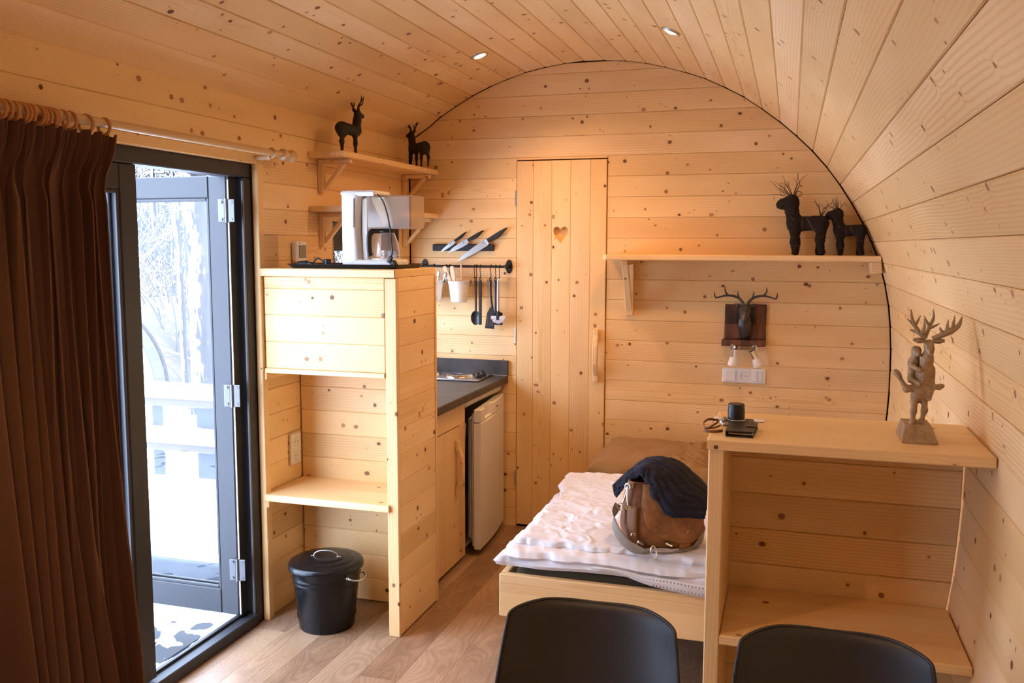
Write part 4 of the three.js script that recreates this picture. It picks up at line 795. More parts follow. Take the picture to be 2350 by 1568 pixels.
  { const t = thing('dish_brush', 'dish brush with steel handle and white bristles on the rail', 'brush', [-1.634, HB, RZ + 0.024]);
    mesh('handle', merge([moved(new THREE.CylinderGeometry(0.0075, 0.0075, 0.185, 14), -0.001, -0.108, 0), eye(-0.008)]), M.steel, t);
    mesh('head', moved(cbox(0.021, 0.052, 0.022, 0.004), -0.001, -0.218, 0.0), M.blackPlastic, t);
    const br = []; const R = mulberry(3); for (let i = 0; i < 300; i++) { const a = -0.15 - R() * (Math.PI - 0.05) + 0.15, z = (R() - 0.5) * 0.018, L = 0.036 + R() * 0.006; br.push(moved(new THREE.CylinderGeometry(0.0009, 0.0009, L - 0.008, 4, 1), -0.001 + Math.cos(a) * (0.008 + L / 2), -0.221 + Math.sin(a) * (0.008 + L / 2), z, 0, 0, a - Math.PI / 2)); }
    mesh('bristles', merge(br), M.bristle, t).userData.kind = 'stuff'; }
}

// ================================================================ RIGHT PART OF THE BACK WALL
{
  const y = 1.648, t = thing('wall_shelf', 'long pine shelf on the back wall carrying two wicker reindeer', 'shelf', [0, y, ZB]);
  const s = [[-0.985, 0.001], [-0.985, 0.225], [-0.965, 0.243], [0.43, 0.243], [xRight(y) - 0.006, 0.23], [xRight(y) - 0.006, 0.001]];
  const g = extrude(s.map((p) => [p[0], -p[1]]), 0.03, 0.004); g.rotateX(-Math.PI / 2); moved(g, 0, -0.015, 0);
  mesh('board', woodUV(g, 0, 2, true), M.board, t);
  const b = new THREE.Group(); b.name = 'bracket'; b.position.set(-0.868, -0.0305, 0); t.add(b);
  wood('upright', [0.042, 0.315, 0.03], 'y', b, [0, -0.1575, 0.0155]);
  wood('arm', [0.036, 0.026, 0.19], 'z', b, [0, -0.013, 0.126]);
  wood('brace', [0.034, 0.30, 0.028], 'y', b, [0, -0.148, 0.108], [0.535, 0, 0]);
  wood('end_cleat', [0.05, 0.06, 0.17], 'z', t, [xRight(1.59) - 0.036, -0.0605, 0.10], [0, 0, 0.12]);
}
function reindeer(label, pos, turn, sc, antSeed, tail) {
  const t = thing('wicker_reindeer', label, 'figurine', pos, turn); t.scale.setScalar(sc);
  const B = [[-0.10, 0.225, 0, 0.052, 0.07, 0.215, 0, 0.050], [0.075, 0.22, 0, 0.052, 0.10, 0.32, 0, 0.040], [0.10, 0.32, 0, 0.040, 0.098, 0.375, 0, 0.043], [0.10, 0.375, 0, 0.042, 0.155, 0.365, 0, 0.030], [0.155, 0.365, 0, 0.030, 0.180, 0.352, 0, 0.026]];
  for (const z of [-0.024, 0.026]) { B.push([0.075, 0.19, z, 0.030, 0.068, 0.09, z, 0.026], [0.068, 0.09, z, 0.026, 0.064, 0.02, z, 0.023]); B.push([-0.105, 0.20, z, 0.036, -0.098, 0.11, z, 0.026], [-0.098, 0.11, z, 0.026, z < 0 ? -0.118 : -0.088, 0.02, z, 0.022]); }
  const R = mulberry(antSeed);
  mesh('body', blob(B, 0.0055, 0.03, (x, y, z) => 0.0035 * noise2(x * 160 + 40, y * 160 + z * 70 + 40) + 0.003 * noise2(x * 60 + z * 260 + 9, y * 90 + 8)), M.willow, t);
  const tw = []; const spray = (o, n, dx, len) => { for (let i = 0; i < n; i++) { let p = [...o], a = dx + (R() - 0.5) * 1.1, zz = (R() - 0.5) * 0.5; const L = len * (0.55 + 0.6 * R()), pts = [p]; for (let k = 1; k < 5; k++) { a += (R() - 0.5) * 0.5; p = [p[0] + Math.sin(a) * L / 4, p[1] + Math.cos(a) * L / 4, p[2] + zz * L / 4]; pts.push(p); } tw.push(taper(pts, [0.0030, 0.0022, 0.001], 10, 5)); if (R() < 0.8) { const q = pts[2]; tw.push(taper([q, [q[0] + (R() - 0.4) * 0.03, q[1] + 0.02, q[2] + (R() - 0.5) * 0.02], [q[0] + (R() - 0.3) * 0.05, q[1] + 0.042, q[2]]], [0.0016, 0.0008], 6, 4)); } } };
  spray([0.098, 0.40, -0.012], tail ? 6 : 5, 0.55, tail ? 0.17 : 0.13); spray([0.098, 0.40, 0.012], tail ? 4 : 5, -0.05, tail ? 0.18 : 0.12);
  if (tail) { tw.push(taper([[0.085, 0.405, 0.012], [0.066, 0.46, 0.01], [0.052, 0.50, 0.01], [0.064, 0.54, 0.01], [0.072, 0.575, 0.008]], [0.0042, 0.0034, 0.002, 0.0012], 20, 6)); const loop = []; for (let i = 0; i < 14; i++) { const a = (i / 14) * 6.2832; loop.push([0.058 + Math.cos(a) * 0.021, 0.43 + Math.sin(a) * 0.017, 0.012]); } tw.push(tube(loop, 0.0025, 28, 6, true)); }
  // loose fibres standing off the wound body
  const fb = []; for (let i = 0; i < 420; i++) { const b = B[Math.floor(R() * B.length)], k = R(), a = R() * 6.28, e = (R() - 0.5) * 2, r = lerp(b[3], b[7], k) * 0.96, n = new THREE.Vector3(Math.cos(a) * Math.sqrt(1 - e * e), e, Math.sin(a) * Math.sqrt(1 - e * e)), p = new THREE.Vector3(lerp(b[0], b[4], k), lerp(b[1], b[5], k), lerp(b[2], b[6], k)).addScaledVector(n, r), q = p.clone().addScaledVector(n, 0.006 + 0.010 * R()).add(new THREE.Vector3((R() - 0.5) * 0.02, (R() - 0.5) * 0.02, 0)); if (q.y > 0.004) fb.push(taper([p, p.clone().lerp(q, 0.5), q], [0.0009, 0.0004], 2, 3)); }
  mesh('fibres', merge(fb), M.willow, t).userData.kind = 'stuff';
  mesh('antlers', merge(tw), M.twig, t);
  if (tail) { const b2 = []; tw.length = 0; spray([-0.10, 0.27, 0], 5, -0.1, 0.15); mesh('tail', merge(tw), M.twig, t); }
  const band = [], wrap = (cx, cy, r1, r2, tilt, yaw) => { const p = []; for (let i = 0; i < 16; i++) { const a = (i / 16) * 6.2832; p.push(new THREE.Vector3(0, Math.cos(a) * r1, Math.sin(a) * r2).applyEuler(new THREE.Euler(0, yaw, tilt)).add(new THREE.Vector3(cx, cy, 0))); } band.push(tube(p, 0.0013, 40, 5, true)); };
  wrap(-0.09, 0.215, 0.064, 0.055, 0.6, 0); wrap(-0.03, 0.215, 0.060, 0.054, -0.5, 0.1); wrap(0.02, 0.213, 0.056, 0.053, -0.12, 0); wrap(0.075, 0.235, 0.062, 0.054, -0.75, 0.2); wrap(0.10, 0.325, 0.045, 0.045, 1.35, 0); wrap(0.13, 0.372, 0.044, 0.041, 0.35, 0);
  for (const z of [-0.024, 0.026]) { band.push(); const p = []; for (let i = 0; i < 12; i++) { const a = (i / 12) * 6.2832; p.push([0.067 + Math.cos(a) * 0.031, 0.085 + Math.cos(a + z * 20) * 0.02, z + Math.sin(a) * 0.031]); } band.push(tube(p, 0.0012, 30, 5, true)); const q = []; for (let i = 0; i < 12; i++) { const a = (i / 12) * 6.2832; q.push([-0.099 + Math.cos(a) * 0.031, 0.12 - Math.cos(a) * 0.022, z + Math.sin(a) * 0.031]); } band.push(tube(q, 0.0012, 30, 5, true)); }
  mesh('twine', merge(band), M.twine, t);
}
reindeer('larger wicker reindeer with tall twig antlers, left on the long shelf', [0.068, 1.6485, -4.985], Math.PI - 0.12, 0.745, 4, true);
reindeer('smaller wicker reindeer behind the larger one, near the curved wall', [0.280, 1.6485, -4.985], Math.PI - 0.12, 0.575, 9, false);

// stag head on a plank, reading lamp below it, switches
{
  const t = thing('stag_head_plaque', 'dark stag head with antlers mounted on a rough wooden plaque', 'wall ornament', [-0.228, 1.27, ZB + 0.001]);
  const R = mulberry(12), edge = (x0, y0, x1, y1, n) => Array.from({ length: n }, (_, i) => [lerp(x0, x1, i / n) + (i ? (R() - 0.5) * 0.004 : 0), lerp(y0, y1, i / n) + (i ? (R() - 0.5) * 0.003 : 0)]);
  const pl = [...edge(-0.111, -0.085, 0.111, -0.083, 5), ...edge(0.111, -0.083, 0.109, 0.108, 7), ...edge(0.109, 0.108, -0.109, 0.106, 5), ...edge(-0.109, 0.106, -0.111, -0.085, 7)];
  mesh('plaque', boxUV(moved(extrude(pl, 0.024, 0.003), 0, 0, 0.012), 1.5), M.darkWood, t);
  mesh('ledge', boxUV(moved(cbox(0.234, 0.034, 0.075, 0.004), -0.006, -0.101, 0.038), 1.5), M.darkWood, t, null, [0, 0, 0.012]);
  const B = [[0, -0.050, 0.034, 0.032, 0, 0.00, 0.062, 0.034], [0, 0.00, 0.062, 0.034, 0, 0.065, 0.078, 0.027], [0, 0.085, 0.085, 0.027, 0, 0.060, 0.108, 0.022], [0, 0.060, 0.108, 0.022, 0, 0.036, 0.132, 0.0145], [0, 0.036, 0.132, 0.0145, 0, 0.033, 0.136, 0.0125], [-0.016, 0.088, 0.098, 0.0085, -0.018, 0.087, 0.097, 0.0085], [0.016, 0.088, 0.098, 0.0085, 0.018, 0.087, 0.097, 0.0085]];
  mesh('head', blob(B, 0.0036, 0.018, (x, y, z) => 0.0012 * noise2(x * 260 + 30, y * 120 + z * 120 + 30)), M.darkBronze, t);
  mesh('ears', merge([-1, 1].map((s) => moved(taper([[s * 0.022, 0.095, 0.075], [s * 0.043, 0.106, 0.074], [s * 0.060, 0.113, 0.078]], [0.005, 0.0125, 0.001], 12, 9), 0, 0, 0))), M.darkBronze, t);
  const an = []; for (const s of [-1, 1]) {
    an.push(taper([[s * 0.009, 0.105, 0.075], [s * 0.020, 0.128, 0.066], [s * 0.045, 0.149, 0.062], [s * 0.095, 0.158, 0.066], [s * 0.135, 0.150, 0.074], [s * 0.160, 0.143, 0.082]], [0.0085, 0.0075, 0.0068, 0.006, 0.005, 0.004], 36, 9));
    an.push(taper([[s * 0.036, 0.144, 0.063], [s * 0.041, 0.165, 0.064], [s * 0.043, 0.184, 0.068]], [0.0058, 0.0048, 0.001], 10, 7), taper([[s * 0.092, 0.158, 0.066], [s * 0.104, 0.172, 0.068], [s * 0.110, 0.190, 0.070], [s * 0.107, 0.206, 0.073]], [0.0058, 0.005, 0.004, 0.001], 14, 7), taper([[s * 0.158, 0.143, 0.081], [s * 0.163, 0.156, 0.084], [s * 0.165, 0.178, 0.088]], [0.0042, 0.0045, 0.001], 10, 7));
  }
  mesh('antlers', merge(an), M.darkBronze, t);
}
{
  const t = thing('wall_lamp', 'reading lamp with two small white glass shades under the stag head', 'lamp', [-0.228, 1.135, ZB + 0.0005]);
  mesh('back_plate', moved(cbox(0.14, 0.03, 0.016, 0.004), 0, 0.004, 0.0085), M.chrome, t);
  for (const [x, ax, tilt, sx] of [[-0.052, -0.06, 0.12, -0.010], [0.050, 0.056, -0.55, 0.0]]) {
    const h = new THREE.Group(); h.name = 'spot_head'; h.position.set(x, 0.008, 0.112); t.add(h);
    mesh('arm', merge([tube([[0, 0.012, -0.10], [0, 0.012, -0.04], [0, 0.014, -0.008]], 0.005, 16, 8), moved(cbox(0.010, 0.034, 0.010, 0.003), x < 0 ? -0.012 : 0.012, 0.008, 0)]), M.chrome, h);
    const k = new THREE.Euler(0.15, 0, x < 0 ? -0.10 : 0.46), m = new THREE.Matrix4().makeRotationFromEuler(k), off = x < 0 ? [0.006, -0.004, 0] : [-0.008, -0.012, 0];
    mesh('socket', moved(moved(new THREE.CylinderGeometry(0.0155, 0.0165, 0.044, 24), 0, -0.020, 0).applyMatrix4(m), ...off), M.chrome, h);
    mesh('shade', moved(moved(lathe([[0.014, 0], [0.018, -0.004], [0.024, -0.020], [0.0275, -0.036], [0.029, -0.048], [0.027, -0.048], [0.0255, -0.036], [0.022, -0.020], [0.013, -0.004]], 32), 0, -0.041, 0).applyMatrix4(m), ...off), M.opal, h);
  }
  const s = thing('switch_panel', 'white triple panel with socket and switches below the reading lamp', 'switch', [-0.228, 0.981, ZB + 0.0005], 0); s.rotation.z = 0.0;
  mesh('frame', moved(cbox(0.232, 0.082, 0.012, 0.004), 0, 0, 0.0062), M.whitePlastic, s);
  mesh('rocker', moved(cbox(0.058, 0.056, 0.006, 0.003), -0.073, 0, 0.0145, 0.03), M.whitePlastic, s);
  const so = mesh('socket', moved(cbox(0.058, 0.056, 0.003, 0.001), 0, 0, 0.0135), M.whitePlastic, s);
  mesh('socket_well', moved(lathe([[0.0215, 0.0], [0.0205, 0.002], [0.019, 0.0015], [0.018, -0.001], [0, -0.001]], 32), 0, 0, 0.0155, Math.PI / 2), M.creamPlastic, so);
  mesh('contact_hole', merge([-0.0095, 0.0095].map((x) => moved(new THREE.CylinderGeometry(0.0027, 0.0027, 0.002, 12), x, 0, 0.0152, Math.PI / 2))), M.blackPlastic, so);
  for (const x of [0.0585, 0.0875]) mesh('rocker', moved(cbox(0.0278, 0.056, 0.006, 0.003), x, 0, 0.0145, 0.03), M.whitePlastic, s);
}

// ================================================================ BED
const BX0 = -1.02, BZ0 = -3.16;
{
  const t = thing('bed', 'low pine bed frame with a plain board front', 'bed', [0, 0, 0]);
  wood('front_rail', [1.44, 0.168, 0.03], 'x', t, [BX0 + 0.72, 0.373, BZ0], null, { c: 0.004, board: true });
  wood('side_rail', [0.03, 0.168, 1.895], 'z', t, [BX0 + 0.015, 0.373, BZ0 - 0.965], null, { c: 0.004, board: true });
  wood('side_rail', [0.03, 0.168, 1.895], 'z', t, [BX0 + 1.40, 0.373, BZ0 - 0.965], null, { c: 0.004, board: true });
  for (const x of [BX0 + 0.045, 0.28]) for (const z of [BZ0 - 0.035, -5.03]) { const l = wood('leg', [0.04, 0.288, 0.03], 'y', t, [x, 0.144, z], null, { c: 0.003 }); wood('leg_block', [0.03, 0.288, 0.05], 'y', l, [0.036, 0, -0.012], null, { c: 0.003 }); }
  for (let i = 0; i < 14; i++) wood('slat', [1.35, 0.018, 0.07], 'x', t, [BX0 + 0.705, 0.325, BZ0 - 0.12 - i * 0.135], null, { c: 0.002 });
}
// soft slab: top height field over a rectangle with rounded, wavering edges
function softSlab(x0, x1, z0, z1, yb, th, rad, nu, nv, o = {}) {
  const wob = o.wob ?? 0, top = o.top ?? (() => 0), half = (s) => (u, v) => {
    const X = lerp(x0, x1, u), Z = lerp(z0, z1, v), dx = Math.min(u, 1 - u) * (x1 - x0), dz = Math.min(v, 1 - v) * Math.abs(z1 - z0), e = Math.min(dx, dz), k = clamp(e / rad, 0, 1), pr = Math.sqrt(Math.max(0, 1 - (1 - k) * (1 - k)));
    const w = wob * (1 - k), base = typeof yb === 'function' ? yb(X, Z) : yb;
    const px = X + w * (fbm(Z * 5 + 3, X * 2 + (o.seed ?? 0)) + 0.4 * fbm(Z * 16, o.seed ?? 0)) * (u < 0.5 ? 0.7 : 0.6), pz = Z + w * (fbm(X * 4 + 7, Z * 2 + (o.seed ?? 0)) + 0.5 * fbm(X * 14, 3 + (o.seed ?? 0)));
    return [px, base + th / 2 + s * (th / 2) * pr + (s > 0 ? top(X, Z, k) * pr : (o.bot ?? 0) * (k - 1)), pz];
  };
  return merge([sheet(nu, nv, half(1)), sheet(nu, nv, (u, v) => half(-1)(u, v))]);
}
{
  const m = thing('mattress', 'mattress with an olive brown fitted sheet in the bed frame', 'mattress', [0, 0, 0]);
  mesh('cover', softSlab(BX0 + 0.035, BX0 + 1.38, BZ0 - 0.02, -5.06, 0.338, 0.138, 0.05, 70, 90, { top: (x, z) => 0.006 * fbm(x * 7, z * 6), wob: 0.01, seed: 4 }), M.olive, m);
  const p = thing('pillow', 'flat pillow under an ochre brown cover at the head of the bed', 'pillow', [0, 0, 0]);
  mesh('cover', softSlab(BX0 + 0.06, -0.30, -4.30, -5.03, 0.484, 0.15, 0.16, 90, 70, { top: (x, z) => 0.016 * fbm(x * 6 + 4, z * 9) + 0.022 * Math.exp(-Math.pow((x + 0.45) / 0.1, 2)) * fbm(x * 26, z * 26), wob: 0.03, seed: 9 }), M.ochre, p);
  const p2 = thing('pillow', 'second ochre brown pillow at the head of the bed, behind the navy scarf', 'pillow', [0, 0, 0]);
  mesh('cover', softSlab(-0.262, 0.36, -4.34, -5.03, 0.484, 0.165, 0.16, 60, 60, { top: (x, z) => 0.014 * fbm(x * 7 + 9, z * 9), wob: 0.03, seed: 19 }), M.ochre, p2);
}
{
  const d = thing('duvet', 'crumpled white duvet folded in layers on the bed', 'duvet', [0, 0, 0]);
  const wr = (a, f, s) => (x, z) => { const q = fbm(x * f + s, z * f * 0.8 + s), r = 1 - Math.abs(fbm(x * f * 1.3 + 20 + q * 1.2, z * f * 1.5 + s)) * 2.2; const q2 = fbm(x * f * 2.3 + z * 4 + 11, z * f * 2.6 - x * 6 + s), r2 = 1 - Math.abs(q2) * 2.4; return a * (0.5 * q + 0.42 * r * r * Math.sign(r) + 0.13 * r2 * r2 * Math.sign(r2)); };
  const slope = (z) => 0.012 * (BZ0 - z);
  mesh('lower_fold', softSlab(BX0 - 0.012, 0.30, BZ0 + 0.018, -4.10, (x, z) => 0.482 + slope(z) + 0.02 * smooth(-0.9, -0.5, x) - 0.028 * smooth(-0.75, -0.3, x) * smooth(-3.4, -3.15, z), 0.040, 0.030, 150, 100, { top: wr(0.012, 10, 3), wob: 0.035, seed: 31 }), M.linen, d);
  mesh('middle_fold', softSlab(BX0 + 0.015, 0.30, BZ0 + 0.012, -4.08, (x, z) => 0.514 + slope(z) + 0.012 * smooth(-0.9, -0.5, x) - 0.026 * smooth(-0.75, -0.3, x) * smooth(-3.4, -3.15, z), 0.036, 0.026, 150, 100, { top: wr(0.011, 10, 13), wob: 0.035, seed: 55 }), M.linen, d);
  mesh('upper_fold', softSlab(BX0 + 0.045, 0.29, BZ0 - 0.045, -4.13, (x, z) => 0.538 + slope(z) + 0.008 * smooth(-0.9, -0.5, x) + 0.035 * smooth(-3.75, -4.05, z) * smooth(-0.35, -0.85, x) - 0.012 * smooth(-0.7, -0.3, x), 0.038, 0.03, 210, 190, { top: wr(0.016, 7, 7), wob: 0.05, seed: 77 }), M.linen, d);
  // ladder-stitch trim along the lower front edge
  const drop = (x) => -0.020 * smooth(-0.62, -0.25, x) + 0.002 * Math.sin(x * 30);
  mesh('trim_band', sheet(60, 4, (u, v) => { const x = lerp(-0.66, 0.24, u); return [x, lerp(0.526, 0.526 - 0.040 * smooth(0, 0.35, u), v) + drop(x), BZ0 + 0.030 + 0.006 * Math.sin(v * Math.PI)]; }, 0.004), M.linen, d);
  const st = []; for (const y of [0.516, 0.497]) for (let i = y > 0.51 ? 8 : 15; i < 66; i++) { const x = -0.62 + i * 0.0125; st.push(moved(cbox(0.0042, 0.010, 0.003, 0.001), x, y + drop(x), BZ0 + 0.0372)); }
  mesh('ladder_trim', merge(st), M.webbing, d).userData.kind = 'stuff';
}
// brown shoulder bag and navy scarf
{
  const t = thing('shoulder_bag', 'brown canvas shoulder bag with a grey strap standing on the duvet', 'bag', [-0.442, 0.560, -3.335], 0.40);
  const A = [[0.02, 0.085, 0.045], [0.0, 0.115, 0.066], [0.03, 0.135, 0.078], [0.10, 0.148, 0.082], [0.18, 0.143, 0.070], [0.24, 0.132, 0.052], [0.262, 0.128, 0.042]];
  const prof = (v, k) => { const x = v * (A.length - 1), i = Math.min(Math.floor(x), A.length - 2), f = x - i; return lerp(A[i][k], A[i + 1][k], f * f * (3 - 2 * f)); };
  const skin = (u, v, add = 0) => {
    const a = u * Math.PI * 2, c = Math.cos(a), s = Math.sin(a), e = 0.62, w = prof(v, 1), d = prof(v, 2), y = prof(v, 0), n = 0.006 * fbm(u * 9 + 3, v * 4 + 2) + 0.004 * Math.sin(v * 9 + u * 30) * (1 - v);
    return [Math.sign(c) * Math.pow(Math.abs(c), e) * (w + add + n) + 0.012 * v, y * (1 - 0.24 * smooth(-0.03, 0.14, c * w)), Math.sign(s) * Math.pow(Math.abs(s), e) * (d + add + n)];
  };
  const bottom = Array.from({ length: 40 }, (_, i) => { const p = skin(i / 40, 0); return [p[0], p[2]]; });
  mesh('body', merge([boxUV(sheet(80, 44, (u, v) => skin(u, v), 0.004), 3), moved(extrude(bottom.map((p) => [p[0], -p[1]]), 0.006), 0, 0.02, 0, -Math.PI / 2)]), M.canvasDark, t);
  // flap, tab, tag and snap follow the skin of the bag: u runs round it (0.25 = front, 0.5 = left side), v up
  const patch = (u0, u1, lowest, v1, off, nu = 30, nv = 24, th = 0.004) => boxUV(sheet(nu, nv, (a, b) => { const lo = typeof lowest === 'function' ? lowest(a) : lowest; return skin(lerp(u0, u1, a), lerp(lo, v1, b), off + 0.004 * Math.min(1, Math.min(a, 1 - a) * 9)); }, th), 3);
  mesh('flap', patch(0.33, 0.09, (a) => 0.84 - 0.46 * Math.pow(Math.max(0, Math.sin(Math.PI * clamp(a * 0.96 + 0.02, 0, 1))), 0.45), 0.97, 0.017, 44, 30), M.canvas, t);
  mesh('front_pocket', patch(0.335, 0.085, (a) => 0.62 - 0.34 * Math.pow(Math.max(0, Math.sin(Math.PI * clamp(a * 0.96 + 0.02, 0, 1))), 0.35), 0.66, 0.004, 40, 20), M.canvas, t);
  const tab = mesh('closing_tab', patch(0.225, 0.180, 0.22, 0.66, 0.016, 6, 16), M.canvas, t);
  mesh('rivet', merge([0.47, 0.52].map((v) => { const p = skin(0.205, v, 0.021); return moved(new THREE.SphereGeometry(0.005, 12, 8), ...p); })), M.brass, tab);
  const tg = mesh('leather_tag', patch(0.425, 0.345, 0.28, 0.66, 0.013, 10, 14, 0.005), M.leather, t);
  mesh('eyelet', merge([[0.425, 0.63], [0.395, 0.64], [0.355, 0.44], [0.350, 0.38]].map(([u, v]) => { const p = skin(u, v, 0.018); return moved(new THREE.TorusGeometry(0.0045, 0.0018, 8, 14), p[0], p[1], p[2], 0, -0.7); })), M.brass, tg);
  mesh('snap_tab', patch(0.475, 0.395, (a) => 0.86 - 0.05 * Math.sin(a * Math.PI), 0.995, 0.012, 14, 10, 0.005), M.suede, t);
  { const p = skin(0.445, 0.89, 0.020), q = skin(0.455, 0.76, 0.020), w = skin(0.465, 0.66, 0.022), k = skin(0.41, 0.65, 0.02); mesh('ring', merge([moved(new THREE.TorusGeometry(0.011, 0.0035, 10, 24), ...p, 0, -0.9), tube([p, q, w], 0.004, 14, 8), tube([p, [(p[0] + k[0]) / 2 - 0.004, (p[1] + k[1]) / 2, (p[2] + k[2]) / 2 + 0.006], k], 0.0032, 14, 8), moved(new THREE.TorusGeometry(0.015, 0.003, 8, 20), w[0] - 0.006, w[1] - 0.008, w[2], 0.3, -0.5, 0)]), M.chrome, t); }
  // webbing strap: from the ring down, forward along the duvet, and back under the bag
  const sp = curve([[-0.168, 0.165, 0.020], [-0.186, 0.125, 0.035], [-0.180, 0.075, 0.060], [-0.145, 0.032, 0.090], [-0.085, 0.008, 0.112], [0.0, 0.002, 0.112], [0.085, 0.010, 0.098], [0.140, 0.035, 0.070], [0.165, 0.075, 0.035]]);
  mesh('strap', sheet(60, 4, (u, v) => { const p = sp.getPointAt(u), q = sp.getTangentAt(u), side = new THREE.Vector3(-q.z, 0.0, q.x).normalize(), up = new THREE.Vector3().crossVectors(side, q).normalize(); if (up.y < 0) up.negate(); const w = (v - 0.5) * 0.036, k = smooth(0.35, 0.55, u) * (1 - smooth(0.75, 0.9, u)) * 0.8; return [p.x + (side.x * k + up.x * (1 - k)) * w, p.y + (side.y * k + Math.abs(up.y) * (1 - k)) * w + 0.012, p.z + (side.z * k + up.z * (1 - k)) * w]; }, 0.003), M.webbing, t);
  mesh('clip', merge([tube([[-0.062, 0.012, 0.134], [-0.066, 0.034, 0.128], [-0.058, 0.046, 0.122], [-0.048, 0.036, 0.124], [-0.046, 0.012, 0.134], [-0.054, 0.004, 0.137]], 0.003, 40, 8, true), moved(cbox(0.034, 0.010, 0.006, 0.002), -0.098, 0.052, 0.102, 0, 0.6, -0.5), moved(cbox(0.030, 0.009, 0.005, 0.002), 0.01, 0.040, 0.096, 0, -0.1, -0.45), moved(new THREE.TorusGeometry(0.015, 0.003, 8, 20, 4.2), -0.118, 0.072, 0.075, 0, 0.7, -1.2)]), M.chrome, t);

  const s = thing('scarf', 'dark navy pleated scarf draped over the brown shoulder bag', 'scarf', [0, 0.016, 0]);
  const K = (l) => curve(l), R0 = K([[-0.62, 0.742, -3.40], [-0.565, 0.79, -3.44], [-0.50, 0.83, -3.47], [-0.40, 0.835, -3.47], [-0.33, 0.79, -3.45], [-0.255, 0.73, -3.42]]), R1 = K([[-0.625, 0.75, -3.36], [-0.56, 0.822, -3.38], [-0.488, 0.874, -3.39], [-0.40, 0.876, -3.39], [-0.325, 0.822, -3.36], [-0.258, 0.752, -3.32]]), R2 = K([[-0.612, 0.742, -3.335], [-0.56, 0.806, -3.325], [-0.50, 0.842, -3.31], [-0.430, 0.806, -3.26], [-0.36, 0.762, -3.235], [-0.265, 0.728, -3.26]]), R3 = K([[-0.606, 0.732, -3.33], [-0.555, 0.79, -3.315], [-0.50, 0.822, -3.30], [-0.452, 0.765, -3.245], [-0.395, 0.700, -3.222], [-0.27, 0.697, -3.25]]);
  mesh('cloth', sheet(320, 70, (u, v) => {
    const a = R0.getPoint(u), b = R1.getPoint(u), c = R2.getPoint(u), d = R3.getPoint(u), f = (A2, B2, C2, D2) => { const w = 1 - v; return w * w * w * A2 + 3 * w * w * v * lerp(A2, B2, 1.25) * 0.5 + 3 * w * w * v * 0.5 * B2 + 3 * w * v * v * C2 + v * v * v * D2; };
    const pl = 0.0030 * Math.sin(v * 52 + 5 * fbm(u * 4, v * 2)) + 0.0018 * Math.sin(v * 101 + u * 6 + 3 * fbm(u * 6, 4)) + 0.008 * fbm(u * 6 + 5, v * 4);
    return [f(a.x, b.x, c.x, d.x), f(a.y, b.y, c.y, d.y) + pl, f(a.z, b.z, c.z, d.z) + pl * 0.7];
  }, 0.014), M.navy, s);
}

// ================================================================ SHELF UNIT AT THE FOOT OF THE BED
const UY = 1.162;
{
  const t = thing('shelf_unit', 'pine shelf unit between bed and chairs, built against the curved wall', 'shelf unit', [0, 0, 0]);
  const xr = (y) => xRight(y) - 0.004;
  const s = [[-0.207, 2.513], [xr(1.15), 2.513], [xr(1.15), 2.952], [-0.207, 2.952]];
  const g = extrude(s, 0.030, 0.003); g.rotateX(-Math.PI / 2); moved(g, 0, UY - 0.015, 0);
  mesh('top_board', woodUV(g, 0, 2, true), M.board, t);
  wood('side_panel', [0.042, 1.131, 0.404], 'y', t, [-0.182, 0.5655, -2.731], null, { c: 0.003, board: true });
  for (let k = 0; k < 10; k++) { const y0 = Math.max(0.004, 0.090 + 0.1165 * (k - 1) + 0.0), y1 = Math.min(0.090 + 0.1165 * k - 0.0006, 1.131); const ym = (y0 + y1) / 2, g2 = extrude([[-0.19, y0 - ym + 0.0003], [xr(y0) - 0.003, y0 - ym + 0.0003], [xr(y1) - 0.003, y1 - ym - 0.0003], [-0.19, y1 - ym - 0.0003]].map((p) => [p[0] - 0.16, p[1]]), 0.016, 0.0024); mesh('back_board', woodUV(g2, 0, 1), plankMat(), t, [0.16, ym, -2.943]); }
  for (const [y, z1] of [[0.592, -2.528], [0.075, -2.528]]) { const h = extrude([[-0.160, -z1], [xr(y) - 0.002, -z1], [xr(y) - 0.002, 2.928], [-0.160, 2.928]], 0.028, 0.003); h.rotateX(-Math.PI / 2); moved(h, 0, y - 0.014, 0); mesh('shelf', woodUV(h, 0, 2, true), M.board, t); }
}
